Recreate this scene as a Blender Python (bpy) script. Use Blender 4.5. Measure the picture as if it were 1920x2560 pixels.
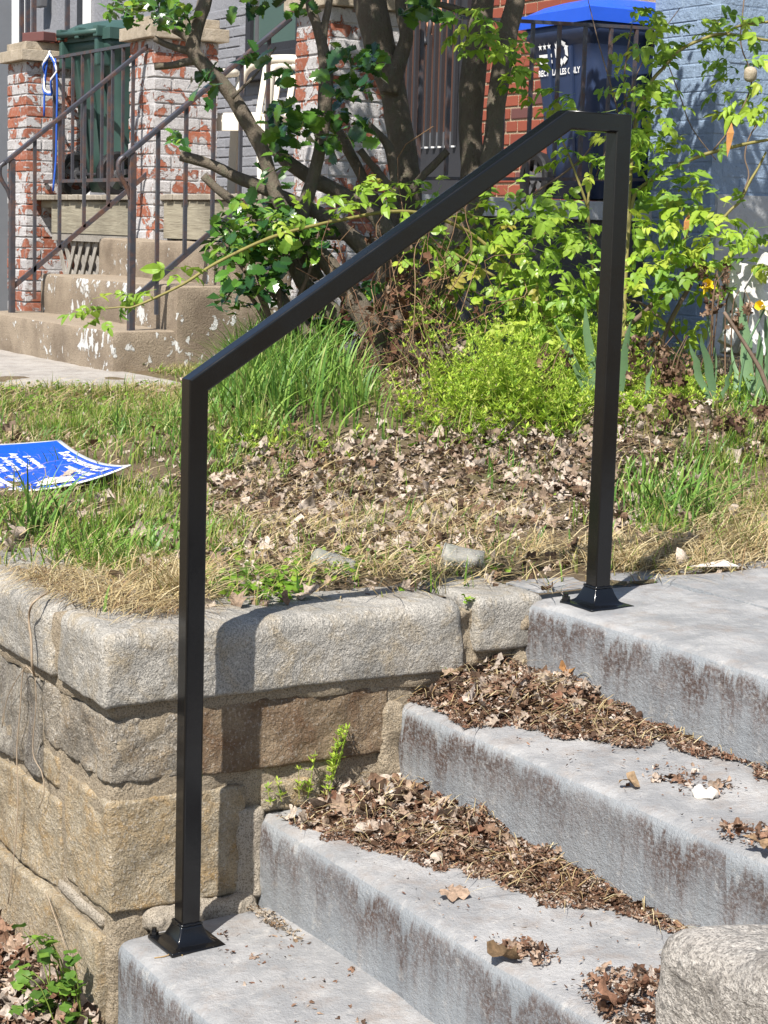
import bpy, bmesh, math, random
import numpy as np
from mathutils import Vector, Matrix, Euler

for o in list(bpy.data.objects):
    bpy.data.objects.remove(o)
scn = bpy.context.scene
scn.render.engine = 'CYCLES'
scn.cycles.max_bounces = 6
scn.cycles.diffuse_bounces = 3
scn.cycles.transmission_bounces = 4
scn.cycles.transparent_max_bounces = 4
COL = scn.collection
R_ = np.random.default_rng(7)
random.seed(7)

# ------------------------------------------------------------------ camera
CAM = np.array((3.29527, -1.37338, 1.36157))
FW = np.array((-0.85008, 0.50636, -0.14476))
RT = np.array((0.50788, 0.86094, 0.02903))
UP = np.array((-0.13933, 0.04884, 0.98904))
FPX = 4760.5
cd = bpy.data.cameras.new('camera')
cam = bpy.data.objects.new('camera', cd)
COL.objects.link(cam)
scn.camera = cam
cam.matrix_world = Matrix(((RT[0], UP[0], -FW[0], CAM[0]), (RT[1], UP[1], -FW[1], CAM[1]),
                           (RT[2], UP[2], -FW[2], CAM[2]), (0, 0, 0, 1)))
cd.sensor_fit = 'VERTICAL'
cd.sensor_height = 36
cd.lens = FPX / 2560 * 36
cd.clip_start = 0.05
cd.clip_end = 500

# ------------------------------------------------------------------ sky, sun, exposure
SUN_A, SUN_EL = math.radians(35.5), math.radians(51)
sun_pos = Vector((math.sin(SUN_A) * math.cos(SUN_EL), -math.cos(SUN_A) * math.cos(SUN_EL), math.sin(SUN_EL)))
w = bpy.data.worlds.new('World')
scn.world = w
w.use_nodes = True
sky = w.node_tree.nodes.new('ShaderNodeTexSky')
sky.sky_type = 'NISHITA'
sky.sun_disc = False
sky.sun_elevation = SUN_EL
sky.sun_rotation = math.atan2(sun_pos.x, sun_pos.y)
bg = w.node_tree.nodes['Background']
bg.inputs[1].default_value = 0.085
w.node_tree.links.new(sky.outputs[0], bg.inputs[0])
ld = bpy.data.lights.new('sun', 'SUN')
ld.energy = 5.0
ld.angle = math.radians(0.5)
ld.color = (1.0, 0.955, 0.89)
sun = bpy.data.objects.new('sun', ld)
COL.objects.link(sun)
sun.rotation_euler = (-sun_pos).to_track_quat('-Z', 'Y').to_euler()
sun.location = sun_pos * 20
vs = scn.view_settings
vs.view_transform = 'Standard'
vs.look = 'None'
vs.exposure = 0.78
vs.gamma = 1
vs.use_curve_mapping = False


def at(px, py, dep):
    """point seen at a photo pixel, dep metres in front of the camera"""
    return CAM + dep * (FW + RT * (px - 960) / FPX - UP * (py - 1280) / FPX)


def onp(px, py, ax, val):
    d = FW + RT * (px - 960) / FPX - UP * (py - 1280) / FPX
    return CAM + d * (val - CAM[ax]) / d[ax]


def topx(P):
    d = P - CAM
    z = d @ FW
    return 960 + FPX * (d @ RT) / z, 1280 - FPX * (d @ UP) / z


# ------------------------------------------------------------------ numpy noise
def vnoise(P, seed=0):
    P = np.asarray(P, float)
    i = np.floor(P).astype(np.int64)
    f = P - i
    f = f * f * (3 - 2 * f)
    r = np.zeros(len(P))
    for dx in (0, 1):
        for dy in (0, 1):
            for dz in (0, 1):
                h = ((i[:, 0] + dx) * 73856093) ^ ((i[:, 1] + dy) * 19349663) ^ ((i[:, 2] + dz) * 83492791) ^ (seed * 2654435)
                h = (h ^ (h >> 13)) * 1274126177
                h = (h ^ (h >> 16)) & 0xffff
                wgt = (f[:, 0] if dx else 1 - f[:, 0]) * (f[:, 1] if dy else 1 - f[:, 1]) * (f[:, 2] if dz else 1 - f[:, 2])
                r += wgt * h / 65535.0
    return r * 2 - 1


def fbm(P, scale, octv=4, seed=0, gain=0.5):
    P = np.asarray(P, float)
    a, r = 1.0, np.zeros(len(P))
    for k in range(octv):
        r += a * vnoise(P * scale * 2 ** k + 17.3 * k, seed + k)
        a *= gain
    return r


def gz(x, y):
    """height of the lawn"""
    x = np.asarray(x, float)
    y = np.asarray(y, float)
    s = np.clip((-x - 0.2) / 4.4, 0, 1)
    t = np.clip((y - 1.2) / 2.2, 0, 1)
    t = t * t * (3 - 2 * t)
    m = np.clip((x + 5.0) / 2.5, 0, 1)
    sm = lambda a, b, v: (lambda k: k * k * (3 - 2 * k))(np.clip((v - a) / (b - a), 0, 1))
    q, l = -0.86 * x + 0.51 * y, 0.51 * x + 0.86 * y
    bank = 0.20 * sm(1.55, 2.55, q) * sm(-0.5, 0.3, l) * (1 - 0.5 * sm(3.2, 4.3, q))     # raised planting bed
    return 0.592 + 0.10 * s + 0.06 * t * m + bank + 0.012 * np.sin(x * 3.1 + y * 1.7) * np.clip(-x * 3, 0, 1)


# ------------------------------------------------------------------ material helper
class NT:
    def __init__(s, name, rough=0.7, spec=0.4, metal=0.0):
        s.m = bpy.data.materials.new(name)
        s.m.use_nodes = True
        s.t = s.m.node_tree
        s.b = s.t.nodes['Principled BSDF']
        s.out = s.t.nodes['Material Output']
        s.b.inputs['Roughness'].default_value = rough
        s.b.inputs['Specular IOR Level'].default_value = spec
        s.b.inputs['Metallic'].default_value = metal
        s._co = {}

    def put(s, sock, v):
        if v is None:
            return
        if hasattr(v, 'is_output'):
            s.t.links.new(v, sock)
        elif isinstance(v, (tuple, list)) and len(v) == 3 and sock.type == 'RGBA':
            sock.default_value = (*v, 1)
        else:
            sock.default_value = v

    def coord(s, kind='Object'):
        if kind not in s._co:
            if kind == 'Position':
                s._co[kind] = s.t.nodes.new('ShaderNodeNewGeometry').outputs['Position']
            else:
                s._co[kind] = s.t.nodes.new('ShaderNodeTexCoord').outputs[kind]
        return s._co[kind]

    def scale(s, vec, sc):
        n = s.t.nodes.new('ShaderNodeMapping')
        s.put(n.inputs[0], vec)
        n.inputs['Scale'].default_value = sc
        return n.outputs[0]

    def noise(s, scale, detail=4, rough=0.55, vec=None, dist=0.0):
        n = s.t.nodes.new('ShaderNodeTexNoise')
        s.put(n.inputs['Vector'], vec if vec is not None else s.coord('Position'))
        n.inputs['Scale'].default_value = scale
        n.inputs['Detail'].default_value = detail
        n.inputs['Roughness'].default_value = rough
        n.inputs['Distortion'].default_value = dist
        return n.outputs[0]

    def voro(s, scale, vec=None, feature='F1', rand=1.0):
        n = s.t.nodes.new('ShaderNodeTexVoronoi')
        n.feature = feature
        s.put(n.inputs['Vector'], vec if vec is not None else s.coord('Position'))
        n.inputs['Scale'].default_value = scale
        return n.outputs[0]

    def ramp(s, fac, stops, interp='LINEAR'):
        n = s.t.nodes.new('ShaderNodeValToRGB')
        n.color_ramp.interpolation = interp
        e = n.color_ramp.elements
        while len(e) < len(stops):
            e.new(0.5)
        for k, (p, c) in enumerate(stops):
            e[k].position = p
            e[k].color = (c, c, c, 1) if isinstance(c, (int, float)) else (*c, 1)
        s.put(n.inputs[0], fac)
        return n.outputs[0]

    def mix(s, fac, a, b, typ='MIX'):
        n = s.t.nodes.new('ShaderNodeMix')
        n.data_type = 'RGBA'
        n.blend_type = typ
        s.put(n.inputs[0], fac)
        s.put(n.inputs[6], a)
        s.put(n.inputs[7], b)
        return n.outputs[2]

    def math(s, op, a, b=None, clamp=False):
        n = s.t.nodes.new('ShaderNodeMath')
        n.operation = op
        n.use_clamp = clamp
        s.put(n.inputs[0], a)
        if b is not None:
            s.put(n.inputs[1], b)
        return n.outputs[0]

    def sep(s, vec, k):
        n = s.t.nodes.new('ShaderNodeSeparateXYZ')
        s.put(n.inputs[0], vec)
        return n.outputs[k]

    def attr(s, name='Col'):
        n = s.t.nodes.new('ShaderNodeAttribute')
        n.attribute_name = name
        return n.outputs['Color']

    def rand(s):
        return s.t.nodes.new('ShaderNodeObjectInfo').outputs['Random']

    def bump(s, h, strength=0.5, dist=0.01, normal=None):
        n = s.t.nodes.new('ShaderNodeBump')
        n.inputs['Strength'].default_value = strength
        n.inputs['Distance'].default_value = dist
        s.put(n.inputs['Height'], h)
        if normal is not None:
            s.put(n.inputs['Normal'], normal)
        return n.outputs[0]

    def done(s, col=None, rough=None, normal=None, transl=0.0, tcol=None, alpha=None):
        s.put(s.b.inputs['Base Color'], col)
        s.put(s.b.inputs['Roughness'], rough)
        s.put(s.b.inputs['Normal'], normal)
        if transl:
            tr = s.t.nodes.new('ShaderNodeBsdfTranslucent')
            s.put(tr.inputs[0], tcol if tcol is not None else col)
            s.put(tr.inputs[1], normal)
            mx = s.t.nodes.new('ShaderNodeMixShader')
            mx.inputs[0].default_value = transl
            s.t.links.new(s.b.outputs[0], mx.inputs[1])
            s.t.links.new(tr.outputs[0], mx.inputs[2])
            s.t.links.new(mx.outputs[0], s.out.inputs[0])
        return s.m


def m_plain(name, col, rough=0.6, spec=0.4, metal=0.0, var=0.15, sc=20, bump=0.0, coat=0.0):
    n = NT(name, rough, spec, metal)
    f = n.noise(sc, 5)
    c = n.mix(f, tuple(v * (1 - var) for v in col), tuple(min(1, v * (1 + var)) for v in col))
    nm = n.bump(n.noise(sc * 6, 3), bump, 0.003) if bump else None
    rr = n.ramp(n.noise(sc * 2.3, 4), [(0.3, max(0, rough - 0.08)), (0.7, min(1, rough + 0.1))])
    if coat:
        n.b.inputs['Coat Weight'].default_value = coat
    return n.done(c, rr, nm)


def m_concrete():
    n = NT('painted_concrete', 0.6, 0.45)
    pos = n.coord('Position')
    obj = n.coord('Object')
    big = n.noise(5, 5, 0.6)
    fine = n.noise(420, 3, 0.6)
    mid = n.noise(45, 5, 0.6)
    base = n.mix(n.ramp(big, [(0.3, 0), (0.7, 1)]), (0.203, 0.218, 0.232), (0.28, 0.291, 0.30))
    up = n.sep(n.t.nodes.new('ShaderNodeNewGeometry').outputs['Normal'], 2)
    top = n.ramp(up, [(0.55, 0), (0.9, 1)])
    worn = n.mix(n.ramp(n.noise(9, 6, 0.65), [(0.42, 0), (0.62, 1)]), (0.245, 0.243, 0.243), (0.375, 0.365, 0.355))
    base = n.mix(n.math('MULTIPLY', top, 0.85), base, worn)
    # dust, small chips and dark grains
    base = n.mix(n.ramp(n.noise(30, 6, 0.75), [(0.56, 0), (0.68, 0.55)]), base, (0.46, 0.44, 0.41))
    base = n.mix(n.ramp(n.voro(110), [(0.08, 0.85), (0.20, 0)]), base, (0.24, 0.22, 0.20))
    base = n.mix(n.math('MULTIPLY', top, n.ramp(n.noise(14, 6, 0.7), [(0.50, 0), (0.72, 0.6)])), base, (0.24, 0.19, 0.155))
    # grime hanging under the nosing, in streaks
    z = n.sep(obj, 2)
    zj = n.math('ADD', z, n.math('MULTIPLY', n.math('SUBTRACT', n.noise(1.0, 6, 0.7, n.scale(pos, (20, 1, 1.3))), 0.5), 0.34))
    band = n.ramp(n.math('MULTIPLY_ADD', zj, 5.0), [(0.20, 0), (0.45, 0.35), (0.66, 0.9), (0.84, 1), (0.95, 0)])
    bn = band.node.inputs[0].links[0].from_node
    bn.inputs[2].default_value = 1.0
    patch = n.ramp(n.noise(1.0, 4, 0.6, n.scale(pos, (3.2, 1, 0.8))), [(0.28, 0.30), (0.52, 1)])
    speck = n.ramp(n.noise(130, 4, 0.75), [(0.38, 0), (0.55, 1)])
    riser = n.ramp(up, [(0.25, 1), (0.6, 0)])
    speck = n.math('ADD', n.math('MULTIPLY', speck, 0.78), 0.20)
    g = n.math('MULTIPLY', n.math('MULTIPLY', band, patch), n.math('MULTIPLY', speck, riser))
    g = n.math('MULTIPLY', g, n.ramp(n.noise(7, 5, 0.6), [(0.3, 0.65), (0.6, 1.0)]))
    rust = n.mix(n.noise(20, 3), (0.045, 0.030, 0.024), (0.10, 0.052, 0.034))
    col = n.mix(g, base, rust)
    h = n.math('ADD', n.math('MULTIPLY', fine, 0.4), n.math('ADD', mid, n.math('MULTIPLY', n.noise(150, 4, 0.7), 0.8)))
    nm = n.bump(h, 0.75, 0.006)
    return n.done(col, n.ramp(mid, [(0.3, 0.38), (0.7, 0.75)]), nm)


def m_stone(name, ca, cb, cc, spk=0.5, bump=0.8, streak=None, spsc=330):
    n = NT(name, 0.85, 0.3)
    pos = n.coord('Position')
    v = n.scale(pos, streak) if streak else pos
    a = n.noise(7, 6, 0.65, v)
    b = n.noise(16, 6, 0.7, v, 0.6)
    f = n.noise(spsc, 2, 0.6)
    f2 = n.noise(spsc * 0.45, 3, 0.7)
    c = n.mix(n.ramp(a, [(0.35, 0), (0.65, 1)]), ca, cb)
    c = n.mix(n.ramp(b, [(0.48, 0), (0.68, 0.85)]), c, cc)
    c = n.mix(n.math('MULTIPLY', n.ramp(f, [(0.40, 1), (0.52, 0)]), spk), c, tuple(x * 0.32 for x in ca))
    c = n.mix(n.math('MULTIPLY', n.ramp(f2, [(0.55, 0), (0.66, 1)]), spk), c, (0.62, 0.58, 0.52))
    c = n.mix(n.ramp(n.noise(4.5, 7, 0.72, None, 0.6), [(0.50, 0), (0.66, 0.55)]), c, tuple(x * 0.45 for x in ca))
    h = n.math('ADD', n.noise(60, 6, 0.7, v), n.math('ADD', n.math('MULTIPLY', f2, 0.5), n.math('MULTIPLY', b, 0.8)))
    return n.done(c, None, n.bump(h, bump, 0.012))


def m_mortar(name='mortar', ca=(0.33, 0.265, 0.185), cb=(0.47, 0.39, 0.285)):
    n = NT(name, 0.95, 0.2)
    c = n.mix(n.noise(18, 6, 0.65), ca, cb)
    c = n.mix(n.ramp(n.noise(330, 2), [(0.38, 0.7), (0.5, 0)]), c, (0.12, 0.10, 0.07))
    c = n.mix(n.ramp(n.noise(260, 2), [(0.6, 0), (0.7, 0.6)]), c, (0.6, 0.55, 0.46))
    h = n.math('ADD', n.noise(120, 6, 0.75), n.noise(30, 4))
    return n.done(c, None, n.bump(h, 0.9, 0.012))


def m_peelbrick(name, thr=0.5, paint=(0.60, 0.565, 0.55), grey=(0.42, 0.42, 0.43)):
    n = NT(name, 0.8, 0.3)
    r = n.rand()
    red = n.mix(r, (0.22, 0.06, 0.032), (0.40, 0.12, 0.06))
    red = n.mix(n.noise(60, 4), red, (0.30, 0.12, 0.075), 'MIX')
    red = n.mix(n.ramp(n.noise(35, 5, 0.7), [(0.5, 0), (0.72, 0.6)]), red, (0.48, 0.40, 0.36))
    pn = n.mix(n.noise(14, 6, 0.7), paint, grey)
    pn = n.mix(n.ramp(n.noise(48, 7, 0.8, None, 1.5), [(0.40, 0.75), (0.52, 0)]), pn, tuple(x * 0.55 for x in paint))
    m = n.math('ADD', n.noise(9, 8, 0.66, None, 0.8), n.math('MULTIPLY', n.math('SUBTRACT', r, 0.5), 0.10))
    mask = n.ramp(m, [(thr - 0.012, 0), (thr + 0.012, 1)])
    col = n.mix(mask, red, pn)
    h = n.math('ADD', n.math('MULTIPLY', mask, 0.7), n.math('MULTIPLY', n.noise(55, 6, 0.75, None, 1.0), n.math('ADD', n.math('MULTIPLY', mask, 1.0), 0.35)))
    return n.done(col, None, n.bump(h, 1.0, 0.006))


def m_brick(name, ca, cb, cc, bump=0.5):
    n = NT(name, 0.85, 0.25)
    r = n.rand()
    c = n.ramp(r, [(0.0, ca), (0.55, cb), (0.78, cb), (0.80, cc), (1.0, cc)])
    c = n.mix(n.math('MULTIPLY', n.noise(45, 5, 0.7), 0.45), c, tuple(x * 0.6 for x in cb))
    return n.done(c, None, n.bump(n.noise(160, 5, 0.7), bump, 0.003))


def m_paintwall(name, ca, cb, bump=0.7, dk=(0.08, 0.10, 0.13)):
    n = NT(name, 0.5, 0.4)
    c = n.mix(n.noise(7, 5, 0.6), ca, cb)
    c = n.mix(n.ramp(n.noise(40, 6, 0.75), [(0.60, 0), (0.70, 0.4)]), c, tuple(min(1, x * 1.5) for x in cb))
    c = n.mix(n.ramp(n.noise(90, 4, 0.7), [(0.30, 0.7), (0.38, 0)]), c, dk)
    h = n.math('ADD', n.noise(35, 6, 0.65, None, 0.8), n.noise(14, 5, 0.7))
    return n.done(c, None, n.bump(h, bump, 0.014))


def m_bark():
    n = NT('holly_bark', 0.9, 0.2)
    v = n.coord('Position')
    c = n.mix(n.noise(12, 6, 0.65, v), (0.095, 0.075, 0.056), (0.21, 0.175, 0.135))
    c = n.mix(n.ramp(n.noise(35, 6, 0.75, v), [(0.5, 0), (0.68, 0.8)]), c, (0.14, 0.145, 0.095))
    c = n.mix(n.ramp(n.noise(90, 5, 0.8, n.scale(v, (1, 1, .5))), [(0.6, 0), (0.72, 0.8)]), c, (0.34, 0.30, 0.25))
    h = n.math('ADD', n.noise(30, 6, 0.7, n.scale(v, (1.6, 1.6, .6))), n.math('MULTIPLY', n.noise(160, 4, 0.7), 0.5))
    return n.done(c, None, n.bump(h, 1.0, 0.014))


def m_leafobj(name, stops, rough=0.4, spec=0.5, transl=0.3, tcol=None):
    n = NT(name, rough, spec)
    c = n.ramp(n.rand(), stops)
    c = n.mix(n.math('MULTIPLY', n.noise(60, 3), 0.4), c, tuple(x * 0.7 for x in stops[0][1]))
    return n.done(c, None, n.bump(n.noise(150, 3), 0.25, 0.002), transl, tcol)


def m_leafcol(name, rough=0.5, spec=0.4, transl=0.3, bump=0.0, var=0.35, sc=90):
    n = NT(name, rough, spec)
    c = n.attr('Col')
    c2 = n.mix(n.noise(sc, 4, 0.65), c, (0.9, 0.88, 0.85), 'MULTIPLY')
    c2 = n.mix(n.math('MULTIPLY', n.ramp(n.noise(sc, 4, 0.65), [(0.35, 1), (0.6, 0)]), var), c2, (0.02, 0.018, 0.01))
    nm = n.bump(n.noise(sc * 2, 4), bump, 0.003) if bump else None
    return n.done(c2, None, nm, transl)


def m_soil():
    n = NT('soil_thatch', 0.95, 0.1)
    c = n.mix(n.noise(6, 6, 0.6), (0.15, 0.105, 0.07), (0.28, 0.215, 0.135))
    c = n.mix(n.ramp(n.noise(120, 5, 0.8), [(0.5, 0), (0.65, 0.8)]), c, (0.34, 0.27, 0.17))
    c = n.mix(n.ramp(n.noise(3.5, 4, 0.6), [(0.5, 0), (0.7, 0.4)]), c, (0.13, 0.16, 0.045))
    return n.done(c, None, n.bump(n.noise(90, 6, 0.8), 1.0, 0.02))


def m_peelconc():
    n = NT('flaking_tan_concrete', 0.9, 0.2)
    c = n.mix(n.noise(6, 6, 0.65), (0.27, 0.215, 0.155), (0.40, 0.33, 0.25))
    up = n.sep(n.t.nodes.new('ShaderNodeNewGeometry').outputs['Normal'], 2)
    side = n.ramp(up, [(0.4, 1), (0.8, 0)])
    c = n.mix(n.math('MULTIPLY', side, n.ramp(n.noise(4, 5, 0.6), [(0.4, 0), (0.62, 0.7)])), c, (0.15, 0.115, 0.085))
    c = n.mix(n.ramp(n.noise(220, 2), [(0.36, 0.6), (0.5, 0)]), c, (0.12, 0.09, 0.06))
    v = n.scale(n.coord('Position'), (1, 1, .7))
    pk = n.math('ADD', n.noise(24, 6, 0.62, v, 0.4), n.math('MULTIPLY', n.math('SUBTRACT', n.noise(3.0, 2), 0.5), 0.6))
    mask = n.math('MULTIPLY', side, n.ramp(pk, [(0.615, 0), (0.63, 1)]))
    c = n.mix(mask, c, n.mix(n.noise(30, 4), (0.52, 0.52, 0.50), (0.66, 0.66, 0.64)))
    h = n.math('ADD', n.math('MULTIPLY', mask, 0.8), n.noise(120, 5, 0.7))
    return n.done(c, None, n.bump(h, 0.9, 0.008))


def m_iron():
    n = NT('rusty_painted_iron', 0.5, 0.5, 0.15)
    m = n.ramp(n.noise(9, 7, 0.72), [(0.47, 0), (0.66, 0.85)])
    c = n.mix(n.noise(25, 4), (0.035, 0.036, 0.045), (0.075, 0.075, 0.088))
    c = n.mix(m, c, n.mix(n.noise(50, 4), (0.10, 0.040, 0.022), (0.17, 0.08, 0.042)))
    return n.done(c, n.math('ADD', n.math('MULTIPLY', m, 0.4), 0.4), n.bump(n.noise(120, 4), 0.5, 0.003))


def m_wood(name, ca, cb, sx=(2, 2, 60)):
    n = NT(name, 0.9, 0.2)
    v = n.scale(n.coord('Position'), sx)
    f = n.noise(1.0, 6, 0.65, v, 2.2)
    c = n.mix(n.ramp(f, [(0.3, 0), (0.7, 1)]), ca, cb)
    c = n.mix(n.ramp(n.noise(3, 5, 0.6), [(0.45, 0), (0.7, 0.6)]), c, tuple(x * 0.6 for x in ca))
    return n.done(c, None, n.bump(f, 0.6, 0.006))


def m_black():
    n = NT('black_gloss_paint', 0.22, 0.5)
    f = n.noise(9, 5, 0.6)
    sp = n.ramp(n.noise(500, 2), [(0.70, 0), (0.76, 0.35)])
    c = n.mix(sp, (0.0045, 0.0047, 0.0055), (0.06, 0.06, 0.06))
    return n.done(c, n.ramp(f, [(0.3, 0.13), (0.75, 0.30)]), n.bump(n.noise(55, 3), 0.06, 0.003))


def m_glass(name, col, rough=0.06):
    n = NT(name, rough, 0.6)
    return n.done(col, None, n.bump(n.noise(4, 2), 0.05, 0.01))


def m_clear():
    n = NT('dirty_clear_plastic', 0.2, 0.5)
    n.b.inputs['Transmission Weight'].default_value = 0.75
    n.b.inputs['IOR'].default_value = 1.25
    c = n.mix(n.noise(40, 5, 0.7), (0.75, 0.77, 0.76), (0.45, 0.43, 0.38))
    return n.done(c, n.ramp(n.noise(30, 4), [(0.3, 0.15), (0.7, 0.55)]), n.bump(n.noise(50, 4), 0.6, 0.006))


MAT = {}
MAT['concrete'] = m_concrete()
MAT['cap'] = m_stone('granite_capstone', (0.305, 0.29, 0.26), (0.44, 0.41, 0.36), (0.37, 0.30, 0.20), 0.6, 0.8)
MAT['stone_tan'] = m_stone('tan_gneiss', (0.33, 0.26, 0.165), (0.47, 0.40, 0.29), (0.42, 0.27, 0.11), 0.5, 1.0)
MAT['stone_brown'] = m_stone('brown_gneiss', (0.19, 0.13, 0.08), (0.30, 0.225, 0.145), (0.17, 0.09, 0.045), 0.35, 1.0)
MAT['stone_grey'] = m_stone('grey_gneiss', (0.23, 0.20, 0.16), (0.43, 0.375, 0.295), (0.35, 0.25, 0.14), 0.65, 1.0)
MAT['stone_fol'] = m_stone('streaked_gneiss', (0.17, 0.15, 0.13), (0.44, 0.40, 0.33), (0.31, 0.245, 0.16), 0.55, 1.1, (2.2, 2.2, 0.35))
MAT['boulder'] = m_stone('banded_granite', (0.38, 0.35, 0.315), (0.55, 0.50, 0.44), (0.12, 0.105, 0.09), 0.7, 0.9, (1.0, 1.0, 1.5), 260)
MAT['mortar'] = m_mortar()
MAT['mortar_pale'] = m_mortar('pale_mortar', (0.42, 0.36, 0.28), (0.52, 0.46, 0.38))
MAT['black'] = m_black()
MAT['peel'] = m_peelbrick('peeling_painted_brick', 0.475)
MAT['peelmortar'] = m_peelbrick('painted_pier_mortar', 0.42)
MAT['red'] = m_brick('red_brick', (0.20, 0.05, 0.035), (0.27, 0.075, 0.045), (0.11, 0.055, 0.055))
MAT['redmortar'] = m_mortar('buff_mortar', (0.44, 0.34, 0.23), (0.54, 0.43, 0.30))
MAT['greybrick'] = m_paintwall('grey_painted_brick', (0.20, 0.205, 0.225), (0.30, 0.30, 0.32), 0.5)
MAT['blue'] = m_paintwall('blue_painted_masonry', (0.185, 0.25, 0.345), (0.265, 0.345, 0.45), 0.65)
MAT['parge'] = m_paintwall('grey_parging', (0.36, 0.37, 0.38), (0.47, 0.48, 0.48), 0.5)
MAT['found'] = m_paintwall('dark_foundation', (0.05, 0.05, 0.05), (0.095, 0.09, 0.085), 0.7, (0.02, 0.02, 0.02))
MAT['bark'] = m_bark()
MAT['soil'] = m_soil()
MAT['tan'] = m_peelconc()
MAT['path'] = m_stone('grey_path_concrete', (0.34, 0.31, 0.28), (0.44, 0.41, 0.37), (0.30, 0.26, 0.22), 0.3, 0.5)
MAT['iron'] = m_iron()
MAT['wood'] = m_wood('weathered_board', (0.20, 0.175, 0.13), (0.36, 0.33, 0.25), (3, 3, 40))
MAT['deck'] = m_wood('grey_deck_plank', (0.22, 0.19, 0.15), (0.38, 0.34, 0.28), (30, 3, 30))
MAT['lattice'] = m_wood('weathered_lattice', (0.22, 0.20, 0.175), (0.40, 0.37, 0.32), (25, 25, 25))
MAT['green'] = m_plain('green_bin_plastic', (0.038, 0.08, 0.068), 0.45, 0.4, 0, 0.25, 8, 0.1)
MAT['binblue'] = m_plain('navy_bin_plastic', (0.022, 0.038, 0.09), 0.5, 0.4, 0, 0.25, 8, 0.1)
MAT['lidblue'] = m_plain('bright_blue_lid_plastic', (0.015, 0.085, 0.55), 0.4, 0.45, 0, 0.12, 8, 0.05)
MAT['tyre'] = m_plain('black_rubber', (0.012, 0.012, 0.013), 0.55, 0.4, 0, 0.3, 40, 0.3)
MAT['hub'] = m_plain('grey_plastic_hub', (0.10, 0.10, 0.105), 0.45)
MAT['white'] = m_plain('white_plastic', (0.68, 0.63, 0.53), 0.45, 0.45, 0, 0.08, 10, 0.05)
MAT['whitepaint'] = m_plain('white_painted_trim', (0.76, 0.76, 0.75), 0.55, 0.4, 0, 0.08, 12, 0.1)
MAT['capstone_tan'] = m_stone('tan_cast_cap', (0.36, 0.30, 0.22), (0.46, 0.39, 0.30), (0.30, 0.25, 0.18), 0.3, 0.4)
MAT['dark'] = m_plain('dark_painted_metal', (0.03, 0.031, 0.036), 0.5, 0.4)
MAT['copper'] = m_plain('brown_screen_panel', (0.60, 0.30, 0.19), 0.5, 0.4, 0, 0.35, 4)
MAT['glass'] = m_glass('green_tinted_pane', (0.075, 0.12, 0.105))
MAT['glasssky'] = m_glass('pale_pane', (0.33, 0.42, 0.52))
MAT['signblue'] = m_plain('sign_blue_print', (0.0, 0.075, 0.62), 0.32, 0.5, 0, 0.06, 5)
MAT['signwhite'] = m_plain('sign_white_print', (0.82, 0.82, 0.82), 0.4, 0.45, 0, 0.04, 9)
MAT['clear'] = m_clear()
MAT['paper'] = m_plain('white_paper_scrap', (0.60, 0.56, 0.50), 0.8, 0.2, 0, 0.1, 30, 0.3)
MAT['orange'] = m_plain('orange_fabric_strip', (0.42, 0.20, 0.07), 0.8, 0.2, 0, 0.2, 30, 0.3)
MAT['ropeblue'] = m_plain('blue_rope', (0.03, 0.10, 0.45), 0.8, 0.2, 0, 0.3, 60, 0.5)
MAT['ropewhite'] = m_plain('white_rope', (0.68, 0.68, 0.70), 0.8, 0.2, 0, 0.15, 60, 0.5)
MAT['blade'] = m_leafcol('grass_blade', 0.45, 0.4, 0.35, 0, 0.0)
MAT['straw'] = m_leafcol('dry_straw', 0.75, 0.25, 0.15, 0, 0.1)
MAT['litter'] = m_leafcol('dry_leaf', 0.85, 0.2, 0.12, 0.5, 0.5, 130)
MAT['weed'] = m_leafcol('weed_leaf', 0.5, 0.35, 0.42, 0, 0.0)
MAT['dead'] = m_leafcol('dead_stem_and_leaf', 0.9, 0.15, 0.1, 0.3, 0.3)
MAT['rose'] = m_leafobj('rose_leaf', [(0, (0.23, 0.38, 0.045)), (0.35, (0.33, 0.49, 0.045)), (0.7, (0.18, 0.33, 0.05)), (0.93, (0.40, 0.50, 0.06)), (1, (0.40, 0.30, 0.07))], 0.38, 0.5, 0.38)
MAT['cane'] = m_plain('rose_cane', (0.22, 0.19, 0.06), 0.55, 0.3, 0, 0.35, 20, 0.3)
MAT['canedk'] = m_plain('old_brown_cane', (0.16, 0.115, 0.085), 0.9, 0.2, 0, 0.4, 30, 0.6)
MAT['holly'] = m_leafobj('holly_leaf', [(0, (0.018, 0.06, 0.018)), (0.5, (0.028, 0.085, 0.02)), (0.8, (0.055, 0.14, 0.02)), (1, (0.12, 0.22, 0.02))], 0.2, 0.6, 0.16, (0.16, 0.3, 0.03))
MAT['hollylight'] = m_leafobj('sunlit_holly_leaf', [(0, (0.07, 0.18, 0.03)), (0.5, (0.13, 0.27, 0.035)), (0.85, (0.22, 0.36, 0.04)), (1, (0.34, 0.40, 0.04))], 0.18, 0.65, 0.22)  # brighter copy of the holly leaf, sunlit look painted into its greens
MAT['hollycol'] = m_leafcol('holly_crown_leaf', 0.25, 0.55, 0.15, 0, 0.0)
MAT['iris'] = m_leafobj('iris_leaf', [(0, (0.11, 0.20, 0.10)), (1, (0.17, 0.28, 0.13))], 0.5, 0.35, 0.2)
MAT['yellow'] = m_plain('yellow_petal', (0.72, 0.52, 0.02), 0.6, 0.3, 0, 0.15, 40)
MAT['cream'] = m_plain('cream_petal', (0.74, 0.72, 0.52), 0.6, 0.3, 0, 0.1, 40)
MAT['clap'] = m_plain('white_clapboard', (0.70, 0.70, 0.68), 0.6, 0.3, 0, 0.1, 6, 0.1)
MAT['clapgrey'] = m_plain('grey_shutter_board', (0.16, 0.17, 0.185), 0.6, 0.3, 0, 0.15, 6, 0.1)
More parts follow.
